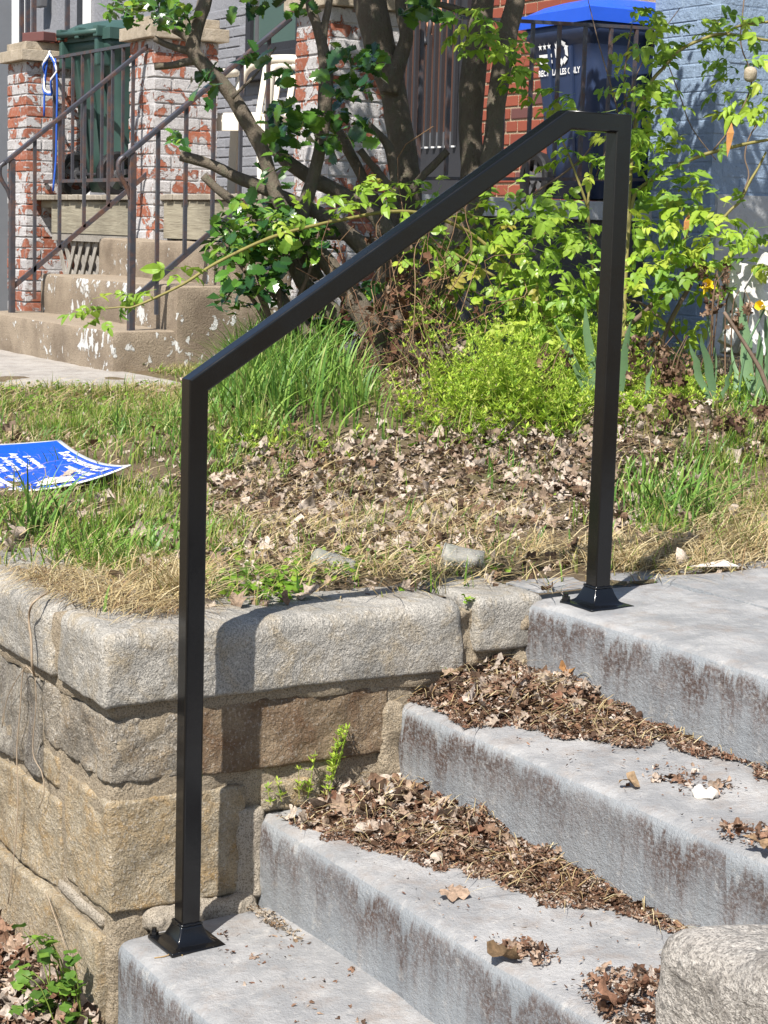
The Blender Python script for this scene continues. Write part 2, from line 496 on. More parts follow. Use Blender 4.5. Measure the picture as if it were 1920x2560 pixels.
MAT['white_block'] = m_stone('whitewashed_block', (0.66, 0.65, 0.63), (0.74, 0.73, 0.72), (0.52, 0.50, 0.46), 0.15, 0.4)


# ------------------------------------------------------------------ objects
def tag(o, label=None, cat=None, group=None, kind=None):
    if label:
        o['label'] = label
    if cat:
        o['category'] = cat
    if group:
        o['group'] = group
    if kind:
        o['kind'] = kind
    return o


def thing(name, label, cat, loc, rotz=0, group=None):
    o = bpy.data.objects.new(name, None)
    COL.objects.link(o)
    o.location = loc
    o.rotation_euler = (0, 0, rotz)
    o.empty_display_size = 0.1
    return tag(o, label, cat, group)


def link(name, me, parent=None, loc=(0, 0, 0), rot=None, scale=None, world=False):
    o = bpy.data.objects.new(name, me)
    COL.objects.link(o)
    o.location = loc
    if rot is not None:
        o.rotation_euler = rot
    if scale is not None:
        o.scale = scale
    if parent is not None:
        o.parent = parent
        if world and parent.type == 'EMPTY':
            o.matrix_parent_inverse = Matrix.Translation(-parent.location)
    return o


class MB:
    def __init__(s):
        s.v, s.f, s.c = [], [], []

    def add(s, V, F, col=None):
        n = len(s.v)
        s.v.extend([tuple(p) for p in V])
        s.f.extend([tuple(i + n for i in f) for f in F])
        s.c.extend([col or (1, 1, 1)] * len(V))
        return s

    def box(s, lo, hi, col=None):
        x0, y0, z0 = lo
        x1, y1, z1 = hi
        return s.add([(x0, y0, z0), (x1, y0, z0), (x1, y1, z0), (x0, y1, z0), (x0, y0, z1), (x1, y0, z1), (x1, y1, z1), (x0, y1, z1)],
                     [(0, 3, 2, 1), (4, 5, 6, 7), (0, 1, 5, 4), (1, 2, 6, 5), (2, 3, 7, 6), (3, 0, 4, 7)], col)

    def bar(s, a, b, wx, wz, up=(0, 0, 1), col=None):
        a, b = Vector(a), Vector(b)
        d = (b - a).normalized()
        u = Vector(up)
        if abs(d.dot(u)) > 0.98:
            u = Vector((1, 0, 0))
        x = d.cross(u).normalized()
        u = x.cross(d).normalized()
        V = []
        for p in (a, b):
            for sx, sz in ((-1, -1), (1, -1), (1, 1), (-1, 1)):
                V.append(p + x * sx * wx / 2 + u * sz * wz / 2)
        return s.add(V, [(0, 1, 2, 3), (7, 6, 5, 4), (0, 4, 5, 1), (1, 5, 6, 2), (2, 6, 7, 3), (3, 7, 4, 0)], col)

    def tube(s, pts, rad, n=8, smooth=0, rough=0.0, col=None, cap=True):
        pts = [np.array(p, float) for p in pts]
        if not isinstance(rad, (list, tuple)):
            rad = [rad] * len(pts)
        if smooth:
            pts, rad = catmull(pts, list(rad), smooth)
        P = np.array(pts)
        T = np.gradient(P, axis=0)
        T /= np.linalg.norm(T, axis=1)[:, None] + 1e-9
        ref = np.array((0, 0, 1.0)) if abs(T[0][2]) < 0.9 else np.array((1.0, 0, 0))
        V = []
        u = ref - T[0] * (ref @ T[0])
        u /= np.linalg.norm(u)
        for k in range(len(P)):
            u = u - T[k] * (u @ T[k])
            u /= np.linalg.norm(u) + 1e-9
            b = np.cross(T[k], u)
            for j in range(n):
                a = 2 * math.pi * j / n
                V.append(P[k] + (u * math.cos(a) + b * math.sin(a)) * rad[k])
        V = np.array(V)
        if rough:
            rr = np.repeat(np.array(rad), n)
            ctr = np.repeat(P, n, axis=0)
            d = (V - ctr)
            V = ctr + d * (1 + rough * fbm(V, 14, 3, 5))[:, None]
        F = [(k * n + j, k * n + (j + 1) % n, (k + 1) * n + (j + 1) % n, (k + 1) * n + j) for k in range(len(P) - 1) for j in range(n)]
        if cap:
            F.append(tuple(range(n))[::-1])
            F.append(tuple((len(P) - 1) * n + j for j in range(n)))
        return s.add(V, F, col)

    def mesh(s, name, mat, smooth=False):
        me = bpy.data.meshes.new(name)
        me.from_pydata(s.v, [], s.f)
        if s.c and any(c != (1, 1, 1) for c in s.c):
            a = me.color_attributes.new('Col', 'FLOAT_COLOR', 'POINT')
            a.data.foreach_set('color', np.hstack([np.array(s.c, np.float32), np.ones((len(s.c), 1), np.float32)]).ravel())
        for m in (mat if isinstance(mat, (list, tuple)) else [mat]):
            me.materials.append(MAT[m])
        if smooth:
            me.polygons.foreach_set('use_smooth', [True] * len(me.polygons))
        me.update()
        return me

    def build(s, name, mat, parent=None, smooth=False, world=True, bevel=0.0, seg=2):
        me = s.mesh(name, mat, smooth)
        if bevel:
            bm = bmesh.new()
            bm.from_mesh(me)
            bmesh.ops.remove_doubles(bm, verts=bm.verts, dist=1e-5)
            bmesh.ops.bevel(bm, geom=[e for e in bm.edges if len(e.link_faces) == 2 and e.calc_face_angle(0) > 0.4], offset=bevel, segments=seg, affect='EDGES', profile=0.7)
            bm.to_mesh(me)
            bm.free()
        return link(name, me, parent, world=world)


def catmull(pts, rad, sub):
    P = [2 * pts[0] - pts[1]] + pts + [2 * pts[-1] - pts[-2]]
    op, orr = [], []
    for k in range(1, len(P) - 2):
        for j in range(sub):
            t = j / sub
            op.append(0.5 * ((2 * P[k]) + (-P[k - 1] + P[k + 1]) * t + (2 * P[k - 1] - 5 * P[k] + 4 * P[k + 1] - P[k + 2]) * t * t + (-P[k - 1] + 3 * P[k] - 3 * P[k + 1] + P[k + 2]) * t ** 3))
            orr.append(rad[k - 1] * (1 - t) + rad[k] * t)
    op.append(pts[-1])
    orr.append(rad[-1])
    return op, orr


def npmesh(name, V, F, mat, C=None, smooth=False):
    """V (n,3), F (m,k) equal sided faces"""
    me = bpy.data.meshes.new(name)
    V = np.asarray(V, np.float32)
    F = np.asarray(F, np.int32)
    k = F.shape[1]
    me.vertices.add(len(V))
    me.vertices.foreach_set('co', V.ravel())
    me.loops.add(F.size)
    me.loops.foreach_set('vertex_index', F.ravel())
    me.polygons.add(len(F))
    me.polygons.foreach_set('loop_start', np.arange(0, F.size, k, dtype=np.int32))
    me.polygons.foreach_set('loop_total', np.full(len(F), k, np.int32))
    if smooth:
        me.polygons.foreach_set('use_smooth', np.ones(len(F), bool))
    if C is not None:
        a = me.color_attributes.new('Col', 'FLOAT_COLOR', 'POINT')
        a.data.foreach_set('color', np.hstack([np.asarray(C, np.float32), np.ones((len(C), 1), np.float32)]).ravel())
    me.materials.append(MAT[mat])
    me.update(calc_edges=True)
    me.validate()
    return me


def rbox(lo, hi, r, cell, amp, fsc=6, seed=0, octv=5, warp=0.0, rb=None):
    """rounded box with a broken surface"""
    lo, hi = np.array(lo, float), np.array(hi, float)
    c, h = (lo + hi) / 2, (hi - lo) / 2
    r = min(r, h.min() * 0.95)
    V, F, INN = [], [], []
    nb = 0
    for ax in range(3):
        for sg in (-1, 1):
            a, b = [i for i in range(3) if i != ax]
            na, nbb = max(3, int(2 * h[a] / cell)), max(3, int(2 * h[b] / cell))
            ga, gb = np.meshgrid(np.linspace(-1, 1, na + 1), np.linspace(-1, 1, nbb + 1), indexing='ij')
            # crowd grid lines to the edges
            q = np.zeros((ga.size, 3))
            q[:, a] = np.sign(ga.ravel()) * np.abs(ga.ravel()) ** 0.85 * h[a]
            q[:, b] = np.sign(gb.ravel()) * np.abs(gb.ravel()) ** 0.85 * h[b]
            q[:, ax] = sg * h[ax]
            rv = np.full((len(q), 1), r)
            if rb is not None:
                tt = np.clip((q[:, 2:3] / h[2] + 0.6) / 1.2, 0, 1)
                rv = rb + (r - rb) * tt * tt * (3 - 2 * tt)
            inner = np.clip(q, -(h - rv), h - rv)
            d = q - inner
            L = np.linalg.norm(d, axis=1)[:, None]
            V.append(inner + d / np.maximum(L, 1e-9) * rv)
            INN.append(inner)
            i = np.arange(na)[:, None] * (nbb + 1) + np.arange(nbb)[None, :]
            quad = np.stack([i, i + nbb + 1, i + nbb + 2, i + 1], -1).reshape(-1, 4) + nb
            flip = (sg > 0) == (ax == 1)
            F.append(quad[:, ::-1] if flip else quad)
            nb += ga.size
    V = np.vstack(V)
    inner = np.vstack(INN)
    N = V - inner
    N /= np.linalg.norm(N, axis=1)[:, None] + 1e-9
    W = V + c
    disp = amp * fbm(W, fsc, octv, seed, 0.55)
    if warp:
        W = W + warp * np.stack([fbm(W, 2.3, 2, seed + 31), fbm(W, 2.3, 2, seed + 47), fbm(W, 2.3, 2, seed + 59)], 1)
    return W + N * disp[:, None], np.vstack(F)


def stone(name, lo, hi, mat, parent, r=0.02, amp=0.006, cell=0.012, fsc=12, seed=0, warp=0.006, rb=None):
    if name == 'stone':
        r, warp, amp, fsc = r * 0.32, warp * 0.35, amp * 0.55, fsc * 1.6
    V, F = rbox(lo, hi, r, cell, amp, fsc, seed, 5, warp, rb)
    me = npmesh(name, V, F, mat, smooth=True)
    bm = bmesh.new()
    bm.from_mesh(me)
    bmesh.ops.remove_doubles(bm, verts=bm.verts, dist=0.0004)
    bmesh.ops.recalc_face_normals(bm, faces=bm.faces)
    bm.to_mesh(me)
    bm.free()
    return link(name, me, parent, world=True)


def unit_brick(name, mat, bev=0.06, seed=0):
    bm = bmesh.new()
    bmesh.ops.create_cube(bm, size=1)
    rr = random.Random(seed)
    bmesh.ops.scale(bm, vec=(0.215, 0.10, 0.057), verts=bm.verts)
    bmesh.ops.bevel(bm, geom=list(bm.edges), offset=0.004, segments=1, affect='EDGES')
    for v in bm.verts:
        v.co += Vector((rr.uniform(-1, 1), rr.uniform(-1, 1), rr.uniform(-1, 1))) * 0.0012
    me = bpy.data.meshes.new(name)
    bm.to_mesh(me)
    bm.free()
    me.materials.append(MAT[mat])
    return me


BR = {m: [unit_brick('brick', m, seed=k) for k in range(3)] for m in ('peel', 'red', 'greybrick', 'blue')}


def put_brick(parent, mat, lo, hi, world):
    lo, hi = np.array(lo), np.array(hi)
    c, s = (lo + hi) / 2, hi - lo
    o = link('brick', random.choice(BR[mat]), parent, tuple(c), None, (s[0] / 0.215, s[1] / 0.10, s[2] / 0.057), world)
    return o

# ================================================================== setting
def grid(name, x0, x1, y0, y1, nx, ny, zf, mat, amp=0.0):
    gx, gy = np.meshgrid(np.linspace(x0, x1, nx + 1), np.linspace(y0, y1, ny + 1), indexing='ij')
    X, Y = gx.ravel(), gy.ravel()
    Z = zf(X, Y) + (amp * fbm(np.stack([X, Y, X * 0], 1), 5, 4, 3) if amp else 0)
    i = np.arange(nx)[:, None] * (ny + 1) + np.arange(ny)[None, :]
    F = np.stack([i, i + ny + 1, i + ny + 2, i + 1], -1).reshape(-1, 4)
    me = npmesh(name, np.stack([X, Y, Z], 1), F, mat, smooth=True)
    return link(name, me)


tag(grid('ground', -60, 60, -60, 60, 40, 40, lambda x, y: -0.205 + 0 * x, 'soil'), kind='structure')
tag(grid('lawn', -16, -0.10, 0.06, 9, 200, 120, gz, 'soil', 0.010), kind='structure')
tag(grid('lawn', -0.13, -0.004, 0.99, 7.6, 6, 160, lambda x, y: 0.604 + 0 * x, 'soil', 0.006), kind='structure')
tag(grid('lawn', 1.75, 16, 0.1, 9, 60, 40, lambda x, y: 0.585 + 0 * x, 'soil', 0.01), kind='structure')

def slab(name, lo, hi, mat, r=0.015, cell=0.05, amp=0.002, seed=1):
    V, F = rbox(lo, hi, r, cell, amp, 6, seed, 4)
    return link(name, npmesh(name, V, F, mat, smooth=True))


tag(slab('walkway', (-0.02, 1.31, 0.3), (1.70, 7.5, 0.617), 'concrete', 0.01, 0.04, 0.003), kind='structure')
tag(slab('walkway', (-0.15, 0.992, 0.3), (-0.0135, 1.9, 0.606), 'concrete', 0.012, 0.03, 0.004, 9), kind='structure')
tag(slab('garden_path', (-6.7, 0.25, 0.5), (-4.16, 1.12, 0.703), 'path', 0.02, 0.05, 0.003, 4), kind='structure')
tag(slab('garden_path', (-6.7, 1.13, 0.5), (-4.12, 2.06, 0.706), 'path', 0.02, 0.05, 0.003, 6), kind='structure')

# ------------------------------------------------------------------ concrete entry steps
ST = [(-0.008, 0.0), (0.3135, 0.198), (0.640, 0.397), (0.943, 0.591)]     # nose y, z
SLOPE = 0.085
XR = 1.70
es = thing('entry_steps', 'grey painted concrete steps with brown grime under the nosings, climbing beside the stone wall', 'steps', (0.8, 0, -0.2))
for k, (y0, z0) in enumerate(ST):
    yb = ST[k + 1][0] + 0.06 if k < 3 else 1.36
    xl = 0.027 if k == 0 else -0.012
    V, F = rbox((xl, y0, z0 - (0.3 if k == 0 else 0.26)), (XR, yb, z0), 0.026, 0.014, 0.0022, 9, 20 + k, 5, 0.004)
    top = np.clip((V[:, 2] - (z0 - 0.06)) / 0.06, 0, 1)
    V[:, 2] += (SLOPE if k < 3 else 0.045) * np.clip(V[:, 1] - y0, 0, 1) * top
    # worn, slightly wavy nose
    V[:, 2] -= 0.004 * np.clip(fbm(V, 3.0, 2, 60 + k), 0, 1) * top
    V -= np.array((0, y0, z0))
    me = npmesh('step', V, F, 'concrete', smooth=True)
    o = link('step', me, es, (0, y0, z0), world=True)


def treadz(k, y):
    return ST[k][1] + SLOPE * (y - ST[k][0])


# ------------------------------------------------------------------ left retaining wall
lw = thing('retaining_wall', 'low wall of tan and grey cut stone with a rounded granite cap, turning the corner left of the steps', 'stone wall', (-0.3, 0.3, -0.2))
m = MB()
V, F = rbox((-1.8, 0.000, -0.35), (-0.20, 0.20, 0.50), 0.01, 0.02, 0.005, 14, 5, 5, 0.004)
link('mortar', npmesh('mortar', V, F, 'mortar', smooth=True), lw, world=True)
V, F = rbox((-0.21, 0.000, -0.35), (0.001, 1.02, 0.50), 0.012, 0.012, 0.006, 16, 8, 5, 0.004)
link('mortar', npmesh('mortar', V, F, 'mortar', smooth=True), lw, world=True)
V, F = rbox((-0.20, 0.0, 0.43), (0.009, 0.80, 0.50), 0.012, 0.014, 0.005, 16, 9, 5, 0.0)
link('mortar_bed', npmesh('mortar_bed', V, F, 'mortar', smooth=True), lw, world=True)
V, F = rbox((-1.8, -0.011, 0.425), (-0.1, 0.18, 0.47), 0.012, 0.014, 0.006, 16, 9, 5, 0.0)
link('mortar_bed', npmesh('mortar_bed', V, F, 'mortar', smooth=True), lw, world=True)
# caps
stone('capstone', (-0.232, -0.024, 0.456), (0.022, 0.785, 0.603), 'cap', lw, 0.030, 0.0028, 0.008, 20, 11, 0.002, 0.008)
stone('capstone', (-0.95, -0.028, 0.460), (-0.262, 0.24, 0.606), 'cap', lw, 0.042, 0.0028, 0.010, 18, 12, 0.003, 0.012)
stone('capstone', (-1.75, -0.035, 0.465), (-0.975, 0.24, 0.605), 'cap', lw, 0.05, 0.004, 0.02, 12, 13, 0.008)
stone('capstone', (-0.23, 0.812, 0.492), (0.022, 0.985, 0.606), 'cap', lw, 0.018, 0.0028, 0.008, 18, 14, 0.002, 0.008)
# stones of the stair side and of the corner
stone('stone', (-0.352, -0.006, 0.300), (0.006, 0.163, 0.428), 'stone_grey', lw, 0.012, 0.011, 0.008, 15, 21)
stone('stone', (-0.16, 0.180, 0.296), (0.006, 0.613, 0.440), 'stone_brown', lw, 0.010, 0.008, 0.008, 14, 22)
stone('stone', (-0.228, -0.008, 0.042), (0.008, 0.283, 0.266), 'stone_tan', lw, 0.018, 0.009, 0.008, 10, 23)
stone('stone', (-0.12, 0.318, 0.205), (0.008, 0.455, 0.262), 'stone_tan', lw, 0.012, 0.006, 0.008, 18, 24)
stone('stone', (-0.12, 0.645, 0.40), (0.004, 0.80, 0.462), 'stone_tan', lw, 0.016, 0.010, 0.009, 18, 25)
stone('stone', (-0.12, 0.812, 0.40), (-0.002, 0.93, 0.478), 'stone_grey', lw, 0.02, 0.010, 0.010, 18, 26)
# stones of the street side
stone('stone', (-0.80, -0.008, 0.215), (-0.372, 0.14, 0.428), 'stone_fol', lw, 0.014, 0.013, 0.008, 9, 31)
stone('stone', (-0.355, -0.006, 0.222), (-0.262, 0.12, 0.285), 'stone_tan', lw, 0.010, 0.005, 0.008, 16, 32)
stone('stone', (-0.84, -0.008, 0.005), (-0.252, 0.14, 0.196), 'stone_tan', lw, 0.016, 0.012, 0.009, 9, 33)
stone('stone', (-1.75, -0.014, 0.22), (-0.825, 0.14, 0.43), 'stone_grey', lw, 0.016, 0.010, 0.02, 9, 34)
stone('stone', (-1.75, -0.014, 0.0), (-0.87, 0.14, 0.20), 'stone_tan', lw, 0.016, 0.010, 0.02, 9, 35)
stone('stone', (-0.92, -0.020, -0.32), (-0.022, 0.13, -0.008), 'stone_tan', lw, 0.02, 0.010, 0.010, 7, 36)
stone('stone', (-1.75, -0.018, -0.32), (-0.945, 0.13, -0.01), 'stone_grey', lw, 0.02, 0.010, 0.02, 7, 37)
# pale mortar left on the low joints and at the step
stone('mortar_strip', (-0.27, -0.006, 0.004), (-0.03, 0.06, 0.030), 'mortar_pale', lw, 0.008, 0.003, 0.008, 20, 41, 0.003)
stone('mortar_strip', (-0.05, 0.075, 0.006), (0.045, 0.31, 0.050), 'mortar_pale', lw, 0.02, 0.010, 0.007, 24, 42, 0.010)
stone('mortar_strip', (-0.03, 0.268, 0.03), (0.018, 0.325, 0.215), 'mortar_pale', lw, 0.010, 0.007, 0.008, 20, 43, 0.006)
stone('mortar_strip', (-0.03, 0.600, 0.22), (0.012, 0.652, 0.40), 'mortar', lw, 0.012, 0.010, 0.008, 20, 44, 0.008)
stone('mortar_strip', (-0.05, 0.772, 0.462), (0.010, 0.822, 0.585), 'mortar', lw, 0.012, 0.010, 0.006, 26, 45, 0.008)
stone('mortar_strip', (-0.30, -0.020, 0.46), (-0.20, 0.10, 0.588), 'mortar', lw, 0.012, 0.006, 0.008, 26, 46, 0.004)
stone('mortar_strip', (-0.06, 0.92, 0.40), (0.012, 0.965, 0.585), 'mortar', lw, 0.012, 0.009, 0.008, 22, 47, 0.008)

# ------------------------------------------------------------------ right wall with the banded granite end stone
rw = thing('retaining_wall', 'stone wall end with a big rounded banded granite cap at the right of the steps', 'stone wall', (1.9, 0.4, -0.2))
stone('capstone', (1.694, -0.045, 0.39), (2.12, 0.80, 0.600), 'boulder', rw, 0.034, 0.011, 0.008, 6.5, 51, 0.016)
stone('capstone', (1.69, 0.82, 0.45), (2.10, 1.6, 0.60), 'boulder', rw, 0.05, 0.008, 0.02, 7, 52, 0.012)
stone('stone', (1.70, -0.02, 0.10), (2.10, 0.50, 0.375), 'stone_grey', rw, 0.02, 0.012, 0.02, 8, 53)
stone('stone', (1.70, 0.52, 0.10), (2.10, 1.10, 0.375), 'stone_tan', rw, 0.02, 0.012, 0.02, 8, 54)
stone('stone', (1.70, -0.02, -0.32), (2.10, 0.60, 0.085), 'stone_tan', rw, 0.02, 0.012, 0.02, 8, 55)
stone('mortar', (1.715, 0.0, -0.33), (2.08, 1.6, 0.46), 'mortar', rw, 0.01, 0.004, 0.03, 10, 56)

# ------------------------------------------------------------------ black handrail
S = 0.038
PX, PY1, PY2 = 0.1246, 0.105, 1.0467
hr = thing('handrail', 'new glossy black square tube handrail bolted to the concrete steps', 'handrail', (PX, PY1, 0))
h = S / 2


def yzprism(poly, name):
    b = MB()
    n = len(poly)
    V = [(PX - h, y, z) for y, z in poly] + [(PX + h, y, z) for y, z in poly]
    F = [tuple(range(n)), tuple(range(2 * n - 1, n - 1, -1))] + [(k, k + n, (k + 1) % n + n, (k + 1) % n) for k in range(n)]
    b.add(V, F)
    o = b.build(name, 'black', hr, True, True)
    bm = bmesh.new()
    bm.from_mesh(o.data)
    bm.verts.ensure_lookup_table()
    long_e = [e for e in bm.edges if {v.index % 4 for v in e.verts} in ({1, 2}, {0, 3}) and (e.verts[0].index < 4) == (e.verts[1].index < 4)]
    bmesh.ops.bevel(bm, geom=long_e, offset=0.004, segments=3, affect='EDGES', profile=0.6)
    bmesh.ops.recalc_face_normals(bm, faces=bm.faces)
    bm.to_mesh(o.data)
    bm.free()
    return o


ZB1, ZB2 = 0.012, 0.597
B, Bi, Cc, Ci, D, Di = (PY1 - h, 1.088), (PY1 + h, 1.0673), (0.9045, 1.6155), (0.9157, 1.5775), (PY2 + h, 1.6155), (PY2 - h, 1.5775)
yzprism([(PY1 - h, ZB1), (PY1 + h, ZB1), Bi, B], 'post')
yzprism([B, Bi, Ci, Cc], 'sloped_rail')
yzprism([Cc, Ci, Di, D], 'top_rail')
yzprism([(PY2 - h, ZB2), (PY2 + h, ZB2), D, Di], 'post')
for o in hr.children:
    for p in o.data.polygons:
        p.use_smooth = p.area < 0.0004
    # keep edges crisp
for py, zb, tilt in ((PY1, ZB1, 0.0), (PY2, ZB2, 0.0)):
    b = MB()
    prof = [(0.057, -0.004), (0.057, 0.0035), (0.042, 0.006), (0.033, 0.012), (0.0265, 0.026), (0.0225, 0.038), (0.0205, 0.040)]
    V, F = [], []
    for q, z in prof:
        for sx, sy in ((-1, -1), (1, -1), (1, 1), (-1, 1)):
            V.append((PX + sx * q, py + sy * q, zb + z))
    for k in range(len(prof) - 1):
        for j in range(4):
            F.append((k * 4 + j, k * 4 + (j + 1) % 4, k * 4 + 4 + (j + 1) % 4, k * 4 + 4 + j))
    F.append((3, 2, 1, 0))
    b.add(V, F)
    bp = b.build('base_plate', 'black', hr, True, True, 0.0035, 3)
    q = h + 0.0016
    ring = []
    for (ax_, ay_), (bx_, by_) in zip(((-q, -q), (q, -q), (q, q), (-q, q)), ((q, -q), (q, q), (-q, q), (-q, -q))):
        for j in range(9):
            ring.append((PX + ax_ + (bx_ - ax_) * j / 9, py + ay_ + (by_ - ay_) * j / 9, zb + 0.0405 + random.uniform(-.0008, .0008)))
    ring.append(ring[0])
    MB().tube(ring, [random.uniform(0.0022, 0.0036) for _ in ring], 6).build('weld_bead', 'black', bp, True)
    for sx, sy in ((-1, -1),):
        b = MB()
        c = np.array((PX + sx * 0.047, py + sy * 0.047, zb))
        b.tube([c + (0, 0, 0.003), c + (0, 0, 0.006)], 0.011, 12)
        b.tube([c + (0, 0, 0.006), c + (0, 0, 0.013)], 0.0085, 6)
        b.tube([c + (0, 0, 0.013), c + (0, 0, 0.020)], 0.0048, 8)
        b.build('bolt', 'black', bp, False)

# ================================================================== rear house and porch
house = thing('row_house', 'brick row house with a plank porch deck behind the garden', 'house', (-7, 4.8, 0.7))
FY = 5.2
fpx = lambda px: float(onp(px, 200, 1, FY)[0])
b = MB().box((-8.6, FY + 0.008, 0.5), (-4.30, FY + 0.25, 3.4))
wall_red = b.build('wall', 'redmortar', house)
CH = 0.0677
RH = 0.0755
for row in range(22):
    z = 1.535 + row * RH
    x = fpx(1060) + (0.06 if row % 2 else -0.10)
    c = 0
    while x < fpx(1480):
        L = 0.108 if (c + row) % 3 == 2 else 0.222
        put_brick(wall_red, 'red', (x, FY + random.uniform(-0.002, 0.002), z), (x + L, FY + 0.05, z + 0.061), False)
        x += L + 0.013
        c += 1
b = MB().box((-22, FY + 0.006, 0.5), (-8.605, FY + 0.25, 4.2))
wall_grey = b.build('wall', 'greybrick', house)
XW0, XW1 = fpx(632), fpx(745)
for row in range(20):
    z = 1.535 + row * RH
    x = fpx(470) + (0.112 if row % 2 else 0)
    while x < fpx(735):
        L = 0.222
        if not (XW0 - 0.12 < x + L and z > 2.42):
            put_brick(wall_grey, 'greybrick', (x, FY + random.uniform(-0.003, 0.002), z), (x + L, FY + 0.05, z + 0.064), False)
        x += 0.2325
# window in the grey wall
win = MB().box((XW0 - 0.08, FY - 0.03, 2.66), (XW0, FY + 0.03, 3.8)).box((XW1, FY - 0.03, 2.66), (XW1 + 0.08, FY + 0.03, 3.8)).box((XW0, FY - 0.028, 2.66), (XW1, FY + 0.03, 2.72)).build('window', 'dark', house)
MB().box((XW0 + 0.04, FY - 0.012, 2.74), (XW0 + 0.09, FY + 0.02, 3.8)).build('sash', 'hub', win)
MB().box((XW0 + 0.005, FY - 0.002, 2.72), (XW1 - 0.005, FY + 0.01, 3.8)).build('pane', 'glass', win)
MB().box((XW0 - 0.12, FY - 0.09, 2.46), (XW1 + 0.12, FY + 0.02, 2.652)).build('sill', 'dark', win, bevel=0.008)
# far left strip of the same front: pale wall, door trim and pane
MB().box((fpx(24), FY - 0.05, 1.5), (fpx(62), FY + 0.003, 4.2)).build('wall_panel', 'whitepaint', house)
MB().box((fpx(216), FY - 0.04, 1.5), (fpx(226), FY + 0.003, 4.2)).build('door_trim', 'whitepaint', house)
MB().box((fpx(199), FY - 0.03, 1.5), (fpx(214), FY + 0.002, 4.2)).build('door_trim', 'dark', house)
MB().box((fpx(115), FY - 0.12, onp(125, 20, 1, FY)[2]), (fpx(131), FY - 0.052, onp(125, -30, 1, FY)[2])).build('meter_box', 'hub', house, bevel=0.01)
# security door with iron scroll work
XD0, XD1 = fpx(1012), fpx(1160)
ZK = float(onp(1080, 372, 1, FY)[2])
dr = MB().box((XD0 - 0.14, FY - 0.045, 1.56), (XD0, FY + 0.004, 3.7)).box((XD1, FY - 0.045, 1.56), (XD1 + 0.08, FY + 0.004, 3.7)).box((XD0, FY - 0.044, 1.56), (XD1, FY + 0.003, ZK)).build('door', 'dark', house)
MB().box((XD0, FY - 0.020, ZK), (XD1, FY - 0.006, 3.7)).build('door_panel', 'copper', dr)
MB().box((XD0 + 0.02, FY - 0.026, ZK + 0.002), (XD1 - 0.02, FY - 0.021, ZK + 0.10)).build('kick_strip', 'whitepaint', dr)
DW = (XD1 - XD0) / 9
for k in range(10):
    x = XD0 + k * DW
    MB().box((x - 0.011, FY - 0.075, ZK + 0.01), (x + 0.011, FY - 0.05, 2.56 + 0.11 * abs(k - 4.5))).build('door_bar', 'dark', dr)
for row in range(6):
    for k in range(9):
        cx = XD0 + DW * (k + 0.5 + (0.5 if row % 2 else 0))
        if abs(cx - (XD0 + XD1) / 2) > (row * 0.5 + 0.6) * DW:
            continue
        cz = 2.56 + row * 0.145
        pts = []
        for j in range(9):
            a = math.pi + math.pi * j / 8
            pts.append((cx + DW * 0.5 * math.cos(a), FY - 0.062, cz + 0.145 + 0.14 * math.sin(a)))
        MB().tube(pts, 0.015, 5).build('scroll', 'dark', dr, True)

# porch deck
ZD = 1.535
deck = MB().box((-8.55, 2.93, 1.46), (-4.42, FY - 0.002, 1.50)).build('deck', 'wood', house)
x = -8.52
while x < -4.5:
    wpl = 0.088
    mm = MB().box((x, 2.865 + random.uniform(-.008, .008), 1.503), (x + wpl, FY - 0.003, ZD + random.uniform(-.002, .002)))
    mm.build('plank', 'deck', deck, bevel=0.004, seg=1)
    x += wpl + 0.008
MB().box((-7.98, 2.895, 1.306), (-6.64, 2.928, 1.497)).build('fascia_board', 'wood', house, bevel=0.004)
MB().box((-6.27, 2.885, 1.30), (-4.70, 2.925, 1.498)).build('fascia_board', 'wood', house, bevel=0.004)
MB().box((-8.5, 3.15, 0.4), (-4.75, 3.2, 1.30)).build('foundation', 'found', house)
MB().box((-4.72, 3.18, 0.4), (-4.43, FY, 1.455)).build('foundation', 'found', house)
MB().box((-4.50, 3.2, 1.457), (-4.385, FY - 0.05, 1.548)).build('deck_edge', 'parge', house, bevel=0.006)
lat = MB().box((-7.98, 2.90, 1.262), (-6.40, 2.925, 1.302)).build('lattice', 'lattice', house)
for k in range(18):
    for sgn in (1, -1):
        xa = -8.1 + k * 0.115
        dx = 0.34 * sgn
        yy = 2.925 if sgn > 0 else 2.937
        a, c = (xa, yy, 0.72), (xa + dx, yy, 1.268)
        if xa < -6.42 and xa + dx < -6.40 and min(xa, xa + dx) > -8.0:
            MB().bar(a, c, 0.04, 0.009, (0, 1, 0)).build('slat', 'lattice', lat)

